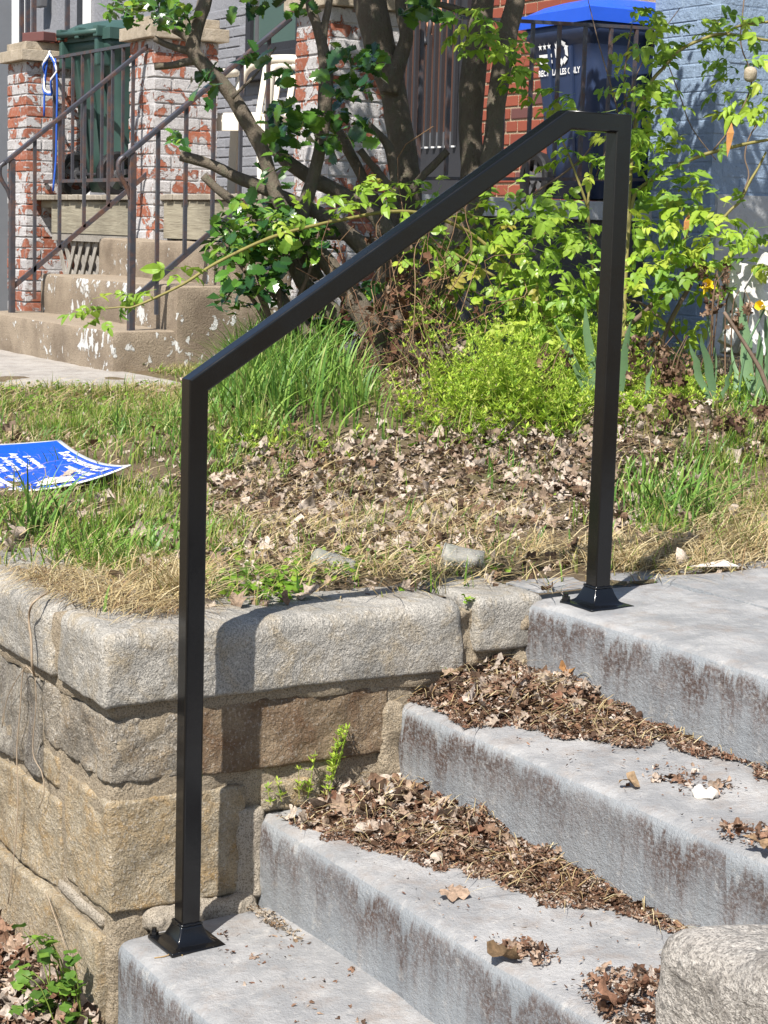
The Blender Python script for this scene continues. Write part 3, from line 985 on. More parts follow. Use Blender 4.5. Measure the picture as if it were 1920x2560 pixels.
# piers
def pier(xc1, label, brickcap, zbot):
    """xc1 = near (+x) face"""
    x0, x1, y0, y1 = xc1 - 0.335, xc1, 2.83, 3.205
    p = thing('brick_pier', label, 'pier', ((x0 + x1) / 2, (y0 + y1) / 2, 0.7), 0, 'painted brick porch piers')
    MB().box((x0 + 0.004, y0 + 0.004, 0.5), (x1 - 0.004, y1 - 0.004, 2.355)).build('mortar', 'peelmortar', p)
    n = int((2.352 - zbot) / CH)
    for k in range(n):
        z = 2.352 - (k + 1) * CH + 0.006
        j = 0.010
        wl, wh = 0.225, 0.100
        dl = 0.265
        q = lambda: random.uniform(-0.0035, 0.0035)
        if k % 2 == 0:
            cells = [((x0, y0), (x0 + wl, y0 + wh)), ((x0 + wl + j, y0), (x1, y0 + dl)), ((x0 + wh + j, y1 - wh), (x1, y1)), ((x0, y0 + wh + j), (x0 + wh, y1))]
        else:
            cells = [((x0 + wh + j, y0), (x1, y0 + wh)), ((x0, y0), (x0 + wh, y0 + dl)), ((x0, y1 - wh), (x0 + wl, y1)), ((x1 - wh, y0 + wh + j), (x1, y1))]
        for (a, c) in cells:
            put_brick(p, 'peel', (a[0] + q() - .001, a[1] + q() - .001, z), (c[0] + q() + .001, c[1] + q() + .001, z + 0.0605), True)
    o = 0.045
    MB().box((x0 - o, y0 - o, 2.357), (x1 + o, y1 + o, 2.425)).build('cap', 'capstone_tan', p, bevel=0.006)
    MB().box((x0 - 0.005, y0 - 0.005, 2.427), (x1 + 0.005, y1 + 0.005, 2.475)).build('cap', 'capstone_tan', p, bevel=0.006)
    return p


pier(-8.255, 'peeling painted brick pier farthest left, iron column on its cap', 0, 0.70)
pier(-6.29, 'peeling painted brick pier between the green trash bin and the stairs', 0, 1.0)
pier(-4.343, 'shaded peeling brick pier behind the holly trunks', 0, 0.72)

# iron column and loose bricks on the far pier
col = thing('iron_column', 'rusty iron open column standing on the farthest left pier', 'column', (-8.42, 3.0, 2.476))
for dx, dy in ((-0.11, -0.10), (0.0, -0.10), (0.11, -0.10), (0.11, 0.12)):
    MB().box((-8.42 + dx - 0.013, 3.0 + dy - 0.013, 2.476), (-8.42 + dx + 0.013, 3.0 + dy + 0.013, 4.4)).build('column_bar', 'iron', col)
for k, (x, y, rz) in enumerate(((-8.30, 2.93, 0.3), (-8.24, 3.08, 0.1))):
    o = link('brick', BR['red'][k], None, (x, y, 2.476 + 0.030), (0, 0, rz))
    tag(o, ['loose red brick lying at the foot of the iron column', 'loose red brick on the pier cap nearest the green bin'][k], 'brick')

# rear stairs
rs = thing('porch_steps', 'tan concrete porch steps with flaking white paint', 'steps', (-5.5, 2.4, 0.7))
XA, XB = -6.50, -4.74
for k, (y0, zt, xa, xb) in enumerate(((1.96, 0.892, XA - 0.1, XB), (2.27, 1.096, XA, XB + 0.01), (2.58, 1.292, XA + 0.04, XB - 0.02))):
    V, F = rbox((xa, y0, 0.5), (xb, 2.882 if k == 2 else y0 + 0.62 - 0.002 * k if k == 1 else 2.88, zt), 0.02, 0.03, 0.003, 7, 70 + k, 4, 0.004)
    link('step', npmesh('step', V, F, 'tan', smooth=True), rs, world=True)


def stair_rail(x, label):
    t = thing('stair_railing', label, 'railing', (x, 2.1, 0.9))
    y0, y1 = 2.075, 2.86
    sl = 0.815
    zr = lambda y: 1.70 + (y - y0) * sl
    zl = lambda y: 1.02 + (y - y0) * sl
    b = MB().box((x - 0.015, y0 - 0.015, 0.885), (x + 0.015, y0 + 0.015, zr(y0) - 0.01))
    b.build('post', 'iron', t, bevel=0.002, seg=1)
    b = MB()
    b.bar((x, y0 - 0.04, zr(y0 - 0.04)), (x, y1, zr(y1)), 0.036, 0.02)
    o = b.build('handrail', 'iron', t, bevel=0.005)
    pts = [(x, y0 - 0.035, zr(y0 - 0.035)), (x, y0 - 0.065, 1.645), (x, y0 - 0.062, 1.59), (x, y0 - 0.025, 1.53), (x, y0 - 0.012, 1.48)]
    MB().tube(pts, [0.014, 0.013, 0.012, 0.011, 0.007], 6, 3).build('scroll', 'iron', t, True)
    MB().bar((x, y0, zl(y0)), (x, y1, zl(y1)), 0.016, 0.024).build('lower_rail', 'iron', t)
    y = y0 + 0.125
    while y < y1:
        MB().box((x - 0.008, y - 0.008, zl(y) - (0.0 if y > y0 + 0.2 else 0.16)), (x + 0.008, y + 0.008, zr(y) - 0.008)).build('baluster', 'iron', t)
        y += 0.138
    return t


stair_rail(-4.80, 'rusty iron stair railing nearer the holly, right side of the porch steps')
stair_rail(-6.39, 'rusty iron stair railing on the far left side of the porch steps')

pr = thing('porch_railing', 'rusty iron picket railing in front of the green trash bin', 'railing', (-7.3, 2.95, ZD))
MB().box((-8.25, 2.942, 2.360), (-6.63, 2.962, 2.378)).build('top_rail', 'iron', pr)
MB().box((-8.25, 2.942, 1.612), (-6.63, 2.962, 1.632)).build('bottom_rail', 'iron', pr)
for k in range(10):
    x = -8.09 + k * 0.155
    MB().box((x - 0.008, 2.944, 1.633), (x + 0.008, 2.960, 2.359)).build('picket', 'iron', pr)
sr = thing('porch_railing', 'thin iron picket railing at the porch end in front of the blue recycling bin', 'railing', (-4.4, 3.9, ZD))
MB().bar((-4.40, 3.21, 2.355), (-4.40, 4.78, 2.41), 0.02, 0.016).build('top_rail', 'iron', sr)
MB().bar((-4.40, 3.21, 1.615), (-4.40, 4.78, 1.67), 0.02, 0.016).build('bottom_rail', 'iron', sr)
for k in range(10):
    y = 3.34 + k * 0.155
    zz = (y - 3.21) * 0.035
    MB().box((-4.408, y - 0.008, 1.63 + zz if k % 4 else 1.55), (-4.392, y + 0.008, 2.346 + zz)).build('picket', 'iron', sr)


# ------------------------------------------------------------------ wheelie bins
def wheelie(name, label, cat, loc, rotz, body, lid, w0, d0, hgt, spin):
    """back (hinge and wheels) faces local -Y"""
    t = thing(name, label, cat, loc, rotz)
    b = MB()
    rings = []
    for z, f, sh in ((0.03, 0.74, 0.06), (0.25, 0.80, 0.04), (0.7, 0.91, 0.015), (hgt - 0.12, 0.98, 0.0), (hgt - 0.10, 1.06, 0.0), (hgt - 0.03, 1.07, 0.0), (hgt - 0.03, 1.0, 0)):
        ring = []
        wx, dy = w0 / 2 * f, d0 / 2 * f
        rr = 0.05
        for sx, sy in ((-1, -1), (1, -1), (1, 1), (-1, 1)):
            for a in range(4):
                ang = {(-1, -1): math.pi, (1, -1): 1.5 * math.pi, (1, 1): 0, (-1, 1): 0.5 * math.pi}[(sx, sy)] + a * math.pi / 6
                ring.append((sx * (wx - rr) + rr * math.cos(ang), sy * (dy - rr) + rr * math.sin(ang) + sh, z))
        rings.append(ring)
    n = 16
    V = [p for r in rings for p in r]
    F = [(k * n + j, k * n + (j + 1) % n, (k + 1) * n + (j + 1) % n, (k + 1) * n + j) for k in range(len(rings) - 1) for j in range(n)]
    F.append(tuple(range(n))[::-1])
    F.append(tuple((len(rings) - 1) * n + j for j in range(n)))
    b.add(V, F)
    bo = b.build('body', body, t, True, False)
    for p in bo.data.polygons:
        p.use_smooth = len(p.vertices) == 4
    # recessed ribs on the sides
    for sx in (-1, 1):
        for k in range(2):
            y = -0.10 + k * 0.2
            MB().bar((sx * (w0 / 2 * 0.80), y, 0.25), (sx * (w0 / 2 * 0.975), y, hgt - 0.15), 0.022, 0.012, (sx, 0, 0)).build('rib', body, bo, False, False)
    for k in range(3):
        x = -0.14 + k * 0.14
        MB().bar((x, -(d0 / 2) * 0.80 + 0.04, 0.25), (x, -(d0 / 2) * 0.97, hgt - 0.15), 0.022, 0.012, (0, -1, 0)).build('rib', body, bo, False, False)
    # lid: shallow dome with rolled edge
    b = MB()
    V, F = [], []
    nx, ny = 10, 10
    for i in range(nx + 1):
        for j in range(ny + 1):
            u, v = i / nx * 2 - 1, j / ny * 2 - 1
            zz = hgt + 0.075 * (1 - u ** 4) * (1 - v ** 4) ** 0.7 + 0.02
            V.append((u * w0 / 2 * 1.12, v * d0 / 2 * 1.12, zz))
    F = [(i * (ny + 1) + j, (i + 1) * (ny + 1) + j, (i + 1) * (ny + 1) + j + 1, i * (ny + 1) + j + 1) for i in range(nx) for j in range(ny)]
    b.add(V, F)
    b.box((-w0 / 2 * 1.12, -d0 / 2 * 1.12, hgt - 0.045), (w0 / 2 * 1.12, -d0 / 2 * 1.12 + 0.018, hgt + 0.021))
    b.box((-w0 / 2 * 1.12, d0 / 2 * 1.12 - 0.018, hgt - 0.045), (w0 / 2 * 1.12, d0 / 2 * 1.12, hgt + 0.021))
    b.box((-w0 / 2 * 1.12, -d0 / 2 * 1.12 + 0.019, hgt - 0.045), (-w0 / 2 * 1.12 + 0.018, d0 / 2 * 1.12 - 0.019, hgt + 0.021))
    b.box((w0 / 2 * 1.12 - 0.018, -d0 / 2 * 1.12 + 0.019, hgt - 0.045), (w0 / 2 * 1.12, d0 / 2 * 1.12 - 0.019, hgt + 0.021))
    lo = b.build('lid', lid, t, True, False)
    for p in lo.data.polygons:
        p.use_smooth = p.index < 100
    # hinge tube and handle bracket at the back
    yb = -d0 / 2 * 1.12 - 0.03
    MB().tube([(-w0 / 2 * 0.8, yb, hgt + 0.0), (w0 / 2 * 0.8, yb, hgt + 0.0)], 0.018, 10).build('handle', body, t, True, False)
    for sx in (-0.75, 0.0, 0.75):
        MB().box((sx * w0 / 2 - 0.025, yb - 0.01, hgt - 0.03), (sx * w0 / 2 + 0.025, -d0 / 2 * 1.0, hgt + 0.035)).build('hinge', lid, t, False, False, 0.008)
    for sx in (-1, 1):
        MB().box((sx * w0 / 2 * 0.72 - 0.02, yb + 0.002, hgt - 0.20), (sx * w0 / 2 * 0.72 + 0.02, -d0 / 2 * 0.9, hgt - 0.035)).build('bracket', body, t, False, False, 0.012)
    # wheels
    ya, zr = -d0 / 2 * 0.78, 0.135
    MB().tube([(-w0 / 2 * 0.80, ya, zr), (w0 / 2 * 0.80, ya, zr)], 0.012, 8).build('axle', 'dark', t, True, False)
    for sx in (-1, 1):
        xc = sx * (w0 / 2 * 0.80 + 0.015)
        b = MB()
        prof = [(-0.028, 0.095), (-0.03, 0.125), (-0.02, 0.135), (0.02, 0.135), (0.03, 0.125), (0.028, 0.095)]
        V, F = [], []
        N = 28
        for j in range(N):
            a = 2 * math.pi * j / N
            for dx, rr in prof:
                r2 = rr + (0.004 if (j % 2 and rr > 0.13) else 0)
                V.append((xc + dx, ya + r2 * math.cos(a), zr + r2 * math.sin(a)))
        q = len(prof)
        F = [(j * q + k, j * q + (k + 1) % q, ((j + 1) % N) * q + (k + 1) % q, ((j + 1) % N) * q + k) for j in range(N) for k in range(q)]
        b.add(V, F)
        wh = b.build('wheel', 'tyre', t, False, False)
        b = MB()
        b.tube([(xc - 0.026, ya, zr), (xc + 0.026, ya, zr)], 0.03, 12)
        for j in range(5):
            a = 2 * math.pi * j / 5 + 0.3
            b.bar((xc, ya + 0.02 * math.cos(a), zr + 0.02 * math.sin(a)), (xc, ya + 0.097 * math.cos(a), zr + 0.097 * math.sin(a)), 0.03, 0.022, (1, 0, 0))
        b.build('rim', 'hub', wh, False, False)
    return t


wheelie('trash_bin', 'dark green wheeled trash bin behind the picket railing', 'trash bin', (-8.0, 3.42, ZD), math.radians(8), 'green', 'green', 0.60, 0.62, 0.98, 0)
RB = wheelie('recycling_bin', 'navy wheeled recycling bin with a bright blue lid and white lettering', 'recycling bin', (-4.80, 4.72, ZD), math.radians(-93), 'binblue', 'lidblue', 0.62, 0.60, 0.94, 0)


def text_mesh(body, size, align='LEFT', bold=0.0):
    cu = bpy.data.curves.new('lettering', 'FONT')
    cu.body = body
    cu.size = size
    cu.align_x = align
    cu.offset = bold
    cu.resolution_u = 3
    ob = bpy.data.objects.new('lettering', cu)
    COL.objects.link(ob)
    dg = bpy.context.evaluated_depsgraph_get()
    me = bpy.data.meshes.new_from_object(ob.evaluated_get(dg))
    bpy.data.objects.remove(ob)
    return me


# print on the recycling bin: side facing the garden (local +X)
fx = lambda v: float(np.interp(v, [0.03, 0.25, 0.7, 0.82, 0.84], [0.74, 0.80, 0.91, 0.98, 1.06])) * 0.31 + 0.006


def bin_print(me, u0, v0, name):
    for v in me.vertices:
        y, z = u0 + v.co.x, v0 + v.co.y
        v.co = (fx(z), y, z)
    me.materials.clear()
    me.materials.append(MAT['signwhite'])
    link(name, me, RB)


bin_print(text_mesh('RECYCLABLES ONLY', 0.042, 'LEFT', 0.0012), -0.22, 0.655, 'lettering')
b = MB()


def star(cx, cy, r):
    V = [(cx, cy, 0)]
    for j in range(10):
        a = math.pi / 2 + j * math.pi / 5
        q = r if j % 2 == 0 else r * 0.42
        V.append((cx + q * math.cos(a), cy + q * math.sin(a), 0))
    return V, [(0, 1 + j, 1 + (j + 1) % 10) for j in range(10)]


for k in range(3):
    b.add(*star(0.018 + 0.042 * k, 0.085, 0.020))
for z in (0.0, 0.030):
    b.add([(0, z, 0), (0.12, z, 0), (0.12, z + 0.017, 0), (0, z + 0.017, 0)], [(0, 1, 2, 3)])
bin_print(b.mesh('emblem', 'signwhite'), -0.20, 0.715, 'emblem')
b = MB()
for j in range(3):
    a0 = math.pi / 2 + j * 2 * math.pi / 3
    P = lambda r, a: (0.062 + r * math.cos(a), 0.055 + r * math.sin(a), 0)
    for (aa, bb) in ((-0.85, -0.10), (0.10, 0.85)):
        b.add([P(0.036, a0 + aa), P(0.064, a0 + aa), P(0.064, a0 + bb), P(0.036, a0 + bb)], [(0, 1, 2, 3)])
    b.add([P(0.028, a0 + 0.85), P(0.075, a0 + 0.85), P(0.05, a0 + 1.25)], [(0, 1, 2)])
bin_print(b.mesh('emblem', 'signwhite'), -0.05, 0.71, 'emblem')

# ------------------------------------------------------------------ white plastic chair
ch = thing('plastic_chair', 'white plastic garden chair on the porch at the top of the steps', 'chair', (-6.44, 3.47, ZD), math.radians(30))
ch.scale = (1.08, 1.08, 1.08)
V, F = rbox((-0.22, -0.22, 0.40), (0.22, 0.22, 0.425), 0.011, 0.03, 0.0, 5, 1)
V[:, 2] -= 0.02 * np.exp(-((V[:, 0] / 0.14) ** 2 + (V[:, 1] / 0.14) ** 2))
link('seat', npmesh('seat', V, F, 'white', smooth=True), ch)
MB().box((-0.225, -0.232, 0.33), (0.225, -0.221, 0.41)).build('apron', 'white', ch, False, False, 0.004)
for sx in (-1, 1):
    for sy in (-1, 1):
        b = MB()
        b.bar((sx * 0.21, sy * 0.20, 0.41), (sx * 0.265, sy * 0.25, 0.0), 0.055, 0.03, (0, 1, 0))
        b.build('leg', 'white', ch, False, False, 0.008)
    b = MB()
    b.tube([(sx * 0.25, -0.20, 0.40), (sx * 0.27, -0.21, 0.60), (sx * 0.27, -0.17, 0.64), (sx * 0.27, 0.10, 0.65), (sx * 0.24, 0.24, 0.66)], [0.022, 0.02, 0.024, 0.026, 0.02], 8, 3)
    b.build('armrest', 'white', ch, True, False)
b = MB()
b.tube([(-0.21, 0.21, 0.42), (-0.235, 0.26, 0.58), (-0.215, 0.29, 0.68), (-0.12, 0.305, 0.725), (0.0, 0.31, 0.735), (0.12, 0.305, 0.725), (0.215, 0.29, 0.68), (0.235, 0.26, 0.58), (0.21, 0.21, 0.42)], 0.026, 8, 4)
b.build('backrest', 'white', ch, True, False)
for k in range(3):
    x = -0.09 + k * 0.09
    MB().bar((x, 0.225, 0.42), (x, 0.303, 0.72), 0.035, 0.010, (0, 1, 0)).build('back_slat', 'white', ch, False, False, 0.003)

# ------------------------------------------------------------------ rope looped over the rail
rp = thing('rope', 'blue and white braided rope looped over the porch rail beside the far pier', 'rope', (-8.08, 2.93, 2.38))
for k, (off, mt) in enumerate(((0.0, 'ropeblue'), (0.012, 'ropewhite'))):
    pts = []
    for j in range(26):
        a = 2 * math.pi * j / 12
        pts.append((-8.08 + 0.09 * math.cos(a) + 0.012 * math.sin(3 * a + k), 2.925 - 0.012 * (j % 3), 2.27 + (0.11 + 0.02 * math.sin(j)) * math.sin(a) + off))
    MB().tube(pts, 0.0065, 6, 2).build('loop', mt, rp, True)
    if k:
        continue
    tail = [(-8.02 + off, 2.93, 2.36), (-7.97, 2.925, 2.2), (-7.99, 2.93, 1.95 + off), (-8.0 + off, 2.93, 1.75), (-8.02, 2.92, 1.56)]
    MB().tube(tail, 0.0065, 6, 4).build('tail', mt, rp, True)
    tail = [(-8.13 + off, 2.92, 2.35), (-8.17, 2.92, 2.2), (-8.18 + off, 2.92, 2.02)]
    MB().tube(tail, 0.0065, 6, 4).build('tail', mt, rp, True)

# ------------------------------------------------------------------ blue house
bh = thing('painted_house', 'blue painted brick house corner with grey parging at the right', 'house', (-3.9, 5.3, 0.75))
BX, BY = -3.94, 4.72
bw = MB().box((-4.44, BY + 0.0030, 0.4), (BX - 0.0030, 9.0, 3.4)).build('wall', 'blue', bh)
for row in range(34):
    z = 0.80 + row * CH
    x = -4.435 + (0.0 if row % 2 else -0.11)
    while x < BX - 0.12:
        a, c = max(x, -4.435), min(x + 0.213, BX)
        if c - a > 0.06:
            put_brick(bw, 'blue', (a, BY + random.uniform(-.001, .001), z), (c, BY + 0.06, z + 0.0645), False)
        x += 0.2225
    if z > 1.60:
        y = BY + 0.07 + (0.0 if row % 2 else 0.11)
        while y < BY + 0.75:
            put_brick(bw, 'blue', (BX - 0.06, y, z), (BX + random.uniform(-.001, .001), y + 0.217, z + 0.0645), False)
            y += 0.2225
V, F = rbox((BX - 0.1, BY + 0.03, 0.4), (BX + 0.02, 9.0, 1.60), 0.012, 0.05, 0.004, 5, 3)
link('parging', npmesh('parging', V, F, 'parge', smooth=True), bh, world=True)
# ------------------------------------------------------------------ far left house with white clapboards
fh = thing('clapboard_house', 'white clapboard house at the far left edge behind the piers', 'house', (-13, 3.2, 0.7))
MB().box((-17, 3.3, 0.4), (-10.4, 3.5, 4)).build('wall', 'clapgrey', fh)
for k in range(16):
    z = 0.75 + k * 0.10
    if 1.06 < z < 1.3:
        continue
    mt = 'clap' if z < 2.0 else 'clapgrey'
    MB().add([(-16, 3.30, z), (-10.4, 3.30, z), (-10.4, 3.262, z), (-16, 3.262, z), (-16, 3.298, z + 0.102), (-10.4, 3.298, z + 0.102), (-10.4, 3.285, z + 0.102), (-16, 3.285, z + 0.102)],
             [(0, 1, 2, 3), (3, 2, 6, 7), (7, 6, 5, 4), (1, 5, 6, 2), (0, 3, 7, 4), (0, 4, 5, 1)]).build('clapboard', mt, fh)
for k in range(3):
    MB().box((-15.9, 3.27, 1.08 + k * 0.075), (-10.45, 3.285, 1.13 + k * 0.075)).build('vent_slat', 'dark', fh)

# ================================================================== vegetation helpers
def blades(base, hgt, wid, yaw, bend, col, seg=4, flat=0.0, twist=0.6):
    """curved tapering blades; flat 0 = upright, 1 = lying"""
    N = len(base)
    flat = np.broadcast_to(np.asarray(flat, float), (N,))
    dirv = np.stack([np.cos(yaw), np.sin(yaw), np.zeros(N)], 1)
    upv = np.array((0, 0, 1.0))
    ax = np.stack([-np.sin(yaw + twist), np.cos(yaw + twist), np.zeros(N)], 1)
    V = np.zeros((N, seg + 1, 2, 3))
    for k in range(seg + 1):
        t = k / seg
        el = (1 - flat) * t
        c = base + upv * (hgt * (el - 0.45 * bend * t * t * (1 - flat)) + flat * 0.012 * np.sin(t * 3.1))[:, None] + dirv * (hgt * (flat * t + (1 - flat) * bend * t * t))[:, None]
        w = wid * (1 - t ** 2.2) + 0.0003
        V[:, k, 0] = c - ax * w[:, None] / 2
        V[:, k, 1] = c + ax * w[:, None] / 2
    n = (seg + 1) * 2
    q = np.array([(2 * k, 2 * k + 1, 2 * k + 3, 2 * k + 2) for k in range(seg)])
    F = (np.arange(N)[:, None, None] * n + q[None]).reshape(-1, 4)
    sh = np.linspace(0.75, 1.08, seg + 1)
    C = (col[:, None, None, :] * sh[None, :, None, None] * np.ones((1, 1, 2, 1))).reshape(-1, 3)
    return V.reshape(-1, 3), F, C


def pick(pal, n, jit=0.15, rng=R_):
    P = np.array([p[:3] for p in pal])
    wgt = np.array([p[3] for p in pal])
    i = rng.choice(len(P), n, p=wgt / wgt.sum())
    return P[i] * (1 + jit * rng.uniform(-1, 1, (n, 1)))


def rotmats(yaw, tilt, taz):
    n = len(yaw)
    cy, sy = np.cos(yaw), np.sin(yaw)
    Rz = np.zeros((n, 3, 3))
    Rz[:, 0, 0], Rz[:, 0, 1], Rz[:, 1, 0], Rz[:, 1, 1], Rz[:, 2, 2] = cy, -sy, sy, cy, 1
    k = np.stack([np.cos(taz), np.sin(taz), np.zeros(n)], 1)
    K = np.zeros((n, 3, 3))
    K[:, 0, 2], K[:, 1, 2], K[:, 2, 0], K[:, 2, 1] = k[:, 1], -k[:, 0], -k[:, 1], k[:, 0]
    s, c = np.sin(tilt)[:, None, None], np.cos(tilt)[:, None, None]
    return (np.eye(3)[None] + s * K + (1 - c) * (K @ K)) @ Rz


def scatter(tpls, pos, size, tilt, col, rng=R_):
    """stamps triangle templates; returns V,F,C"""
    N = len(pos)
    M = rotmats(rng.uniform(0, 6.283, N), tilt * rng.uniform(0.2, 1.0, N), rng.uniform(0, 6.283, N))
    ti = rng.integers(0, len(tpls), N)
    Vs, Fs, Cs, nb = [], [], [], 0
    for k, (tv, tf) in enumerate(tpls):
        m = np.where(ti == k)[0]
        if not len(m):
            continue
        v = np.einsum('nij,vj->nvi', M[m], tv) * size[m][:, None, None] + pos[m][:, None, :]
        Vs.append(v.reshape(-1, 3))
        Fs.append((np.arange(len(m))[:, None, None] * len(tv) + tf[None]).reshape(-1, 3) + nb)
        sh = 0.82 + 0.36 * rng.random((len(m), len(tv), 1))
        Cs.append((col[m][:, None, :] * sh).reshape(-1, 3))
        nb += v.shape[0] * v.shape[1]
    return np.vstack(Vs), np.vstack(Fs), np.vstack(Cs)


def leaf_tpl(rng, lobes=5, curl=0.35, deep=0.45):
    n = lobes * 4
    th = np.linspace(-2.55, 2.55, n + 1)
    pk = 0.5 + 0.5 * np.cos(th / 5.1 * lobes * 2 * math.pi + math.pi * (lobes % 2 == 0))
    r = (0.5 - deep * 0.25 + deep * 0.5 * pk) * (1 - 0.28 * (np.abs(th) / 2.55) ** 1.5) * (1 + 0.12 * rng.uniform(-1, 1, n + 1))
    bd = np.stack([r * np.cos(th), r * np.sin(th), np.zeros(n + 1)], 1)
    a1, a2 = rng.uniform(0, 6.283, 2)
    mid = bd * 0.55
    V = np.vstack([[(0, 0, 0)], mid, bd])
    fold = rng.uniform(0.4, 1.0) * curl
    q = V[:, 0] * math.cos(a1) + V[:, 1] * math.sin(a1)
    q2 = V[:, 0] * math.cos(a2) + V[:, 1] * math.sin(a2)
    V[:, 2] = fold * 2.2 * q * q * rng.choice((1, -1)) + fold * np.abs(q2) * 1.0 + curl * 0.28 * rng.uniform(-1, 1, len(V)) * (np.hypot(V[:, 0], V[:, 1]) / 0.5)
    # pull in the curled edge
    V[:, :2] *= (1 - 0.5 * np.clip(np.abs(V[:, 2]), 0, 0.6))[:, None]
    m = n + 1
    F = []
    for k in range(n):
        F.append((0, 1 + k, 2 + k))
        F.append((1 + k, 1 + m + k, 2 + m + k))
        F.append((1 + k, 2 + m + k, 2 + k))
    return V, np.array(F)


def frag_tpl(rng):
    n = rng.integers(4, 6)
    th = np.sort(rng.uniform(0, 6.283, n))
    r = rng.uniform(0.25, 0.55, n)
    V = np.vstack([[(0, 0, 0.1 * rng.uniform(-1, 1))], np.stack([r * np.cos(th), 0.6 * r * np.sin(th), 0.25 * rng.uniform(-1, 1, n)], 1)])
    return V, np.array([(0, 1 + k, 1 + (k + 1) % n) for k in range(n)])


rg = np.random.default_rng(11)
LEAF = [leaf_tpl(rg, 5, 0.5, 0.5) for _ in range(10)] + [leaf_tpl(rg, 3, 0.7, 0.35) for _ in range(6)]
FRAG = [frag_tpl(rg) for _ in range(10)]
TAN = [(0.48, 0.39, 0.315, 5), (0.57, 0.485, 0.41, 3.4), (0.34, 0.25, 0.185, 3.4), (0.24, 0.15, 0.10, 2.2), (0.12, 0.075, 0.05, 1.4)]
RUST = [(0.37, 0.265, 0.195, 3), (0.28, 0.165, 0.11, 3.4), (0.19, 0.095, 0.06, 3.2), (0.10, 0.06, 0.042, 2.0), (0.46, 0.37, 0.30, 2.2), (0.56, 0.48, 0.42, 1.2)]
GREEN = [(0.15, 0.28, 0.035, 4), (0.23, 0.36, 0.045, 4), (0.10, 0.21, 0.03, 3), (0.31, 0.40, 0.07, 2), (0.46, 0.42, 0.16, 1.2)]
STRAW = [(0.56, 0.45, 0.24, 4), (0.64, 0.54, 0.33, 3), (0.45, 0.33, 0.16, 2.5), (0.33, 0.22, 0.11, 1.2)]
LIME = [(0.36, 0.52, 0.06, 4), (0.46, 0.60, 0.08, 4), (0.25, 0.41, 0.06, 2), (0.52, 0.57, 0.14, 1.5)]


def stuff(name, parts, mat, label, cat):
    """parts: list of (V,F,C) all with the same face size"""
    nb, Vs, Fs, Cs = 0, [], [], []
    for V, F, C in parts:
        Vs.append(V)
        Fs.append(F + nb)
        Cs.append(C)
        nb += len(V)
    me = npmesh(name, np.vstack(Vs), np.vstack(Fs), mat, np.vstack(Cs))
    return tag(link(name, me), label, cat, None, 'stuff')


# candidate points on the lawn that the photo can see
NC = 420000
cx = -R_.random(NC) ** 1.35 * 5.0 + 0.0
cy = 0.03 + R_.random(NC) ** 1.1 * 5.2
cz = gz(cx, cy) + 0.002
PC = np.stack([cx, cy, cz], 1)
qx, qy = topx(PC)
ok = (qx > -120) & (qx < 2040) & (qy > 820) & (qy < 1640) & ((cx < -0.10) | (cy > 1.0))
# keep clear of path, porch steps and walls
ok &= ~((cx < -4.10) & (cy < 2.1))
ok &= ~((cx > -0.26) & (cy < 0.10) & False)
PC, qx, qy = PC[ok], qx[ok], qy[ok]


def dens(ells, base=0.0):
    d = np.full(len(qx), base)
    for (x, y, rx, ry, a) in ells:
        d = np.maximum(d, a * np.clip(1.6 - 1.6 * (((qx - x) / rx) ** 2 + ((qy - y) / ry) ** 2), 0, 1))
    return d


patch = np.clip(0.5 + 1.3 * fbm(PC * np.array((1, 1, 0)), 3.4, 4, 77), 0.04, 1.4)
tuftm = np.clip(0.25 + 1.6 * fbm(PC * np.array((1, 1, 0)), 9, 2, 78), 0.05, 1.5)
dcell = ((PC - CAM) @ FW)
near = np.clip(dcell / 6.0, 0.35, 1.0)

# short turf
d = dens([(330, 1010, 700, 130, 0.55), (250, 1340, 420, 130, 0.55), (560, 1080, 330, 160, 0.6), (1000, 1180, 560, 160, 0.16), (1750, 1180, 300, 190, 0.38), (700, 1250, 500, 180, 0.13), (1250, 1350, 500, 120, 0.04)], 0.02)
patch_t = np.maximum(patch, np.where(qx < 520, 0.38, 0.0))
m_ = R_.random(len(qx)) < d * patch_t * (0.40 + 0.8 * tuftm) * near * 1.05
b_ = PC[m_]
n_ = len(b_)
far = np.clip((1060 - qy[m_]) / 120, 0, 1) * (qx[m_] < 650)
hh = R_.uniform(0.022, 0.070, n_) * (1 - 0.35 * far) * (0.6 + 0.75 * tuftm[m_])
cc = pick(GREEN, n_)
yel = pick([(0.42, 0.38, 0.14, 2), (0.30, 0.34, 0.08, 3), (0.48, 0.40, 0.2, 1)], n_)
mixm = (R_.random(n_) < 0.40 * far + 0.26)[:, None]
cc = np.where(mixm, yel, cc)
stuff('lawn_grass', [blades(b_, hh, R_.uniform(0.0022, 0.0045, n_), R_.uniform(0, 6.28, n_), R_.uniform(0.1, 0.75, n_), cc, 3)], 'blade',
      'short patchy green turf covering the front garden', 'grass')

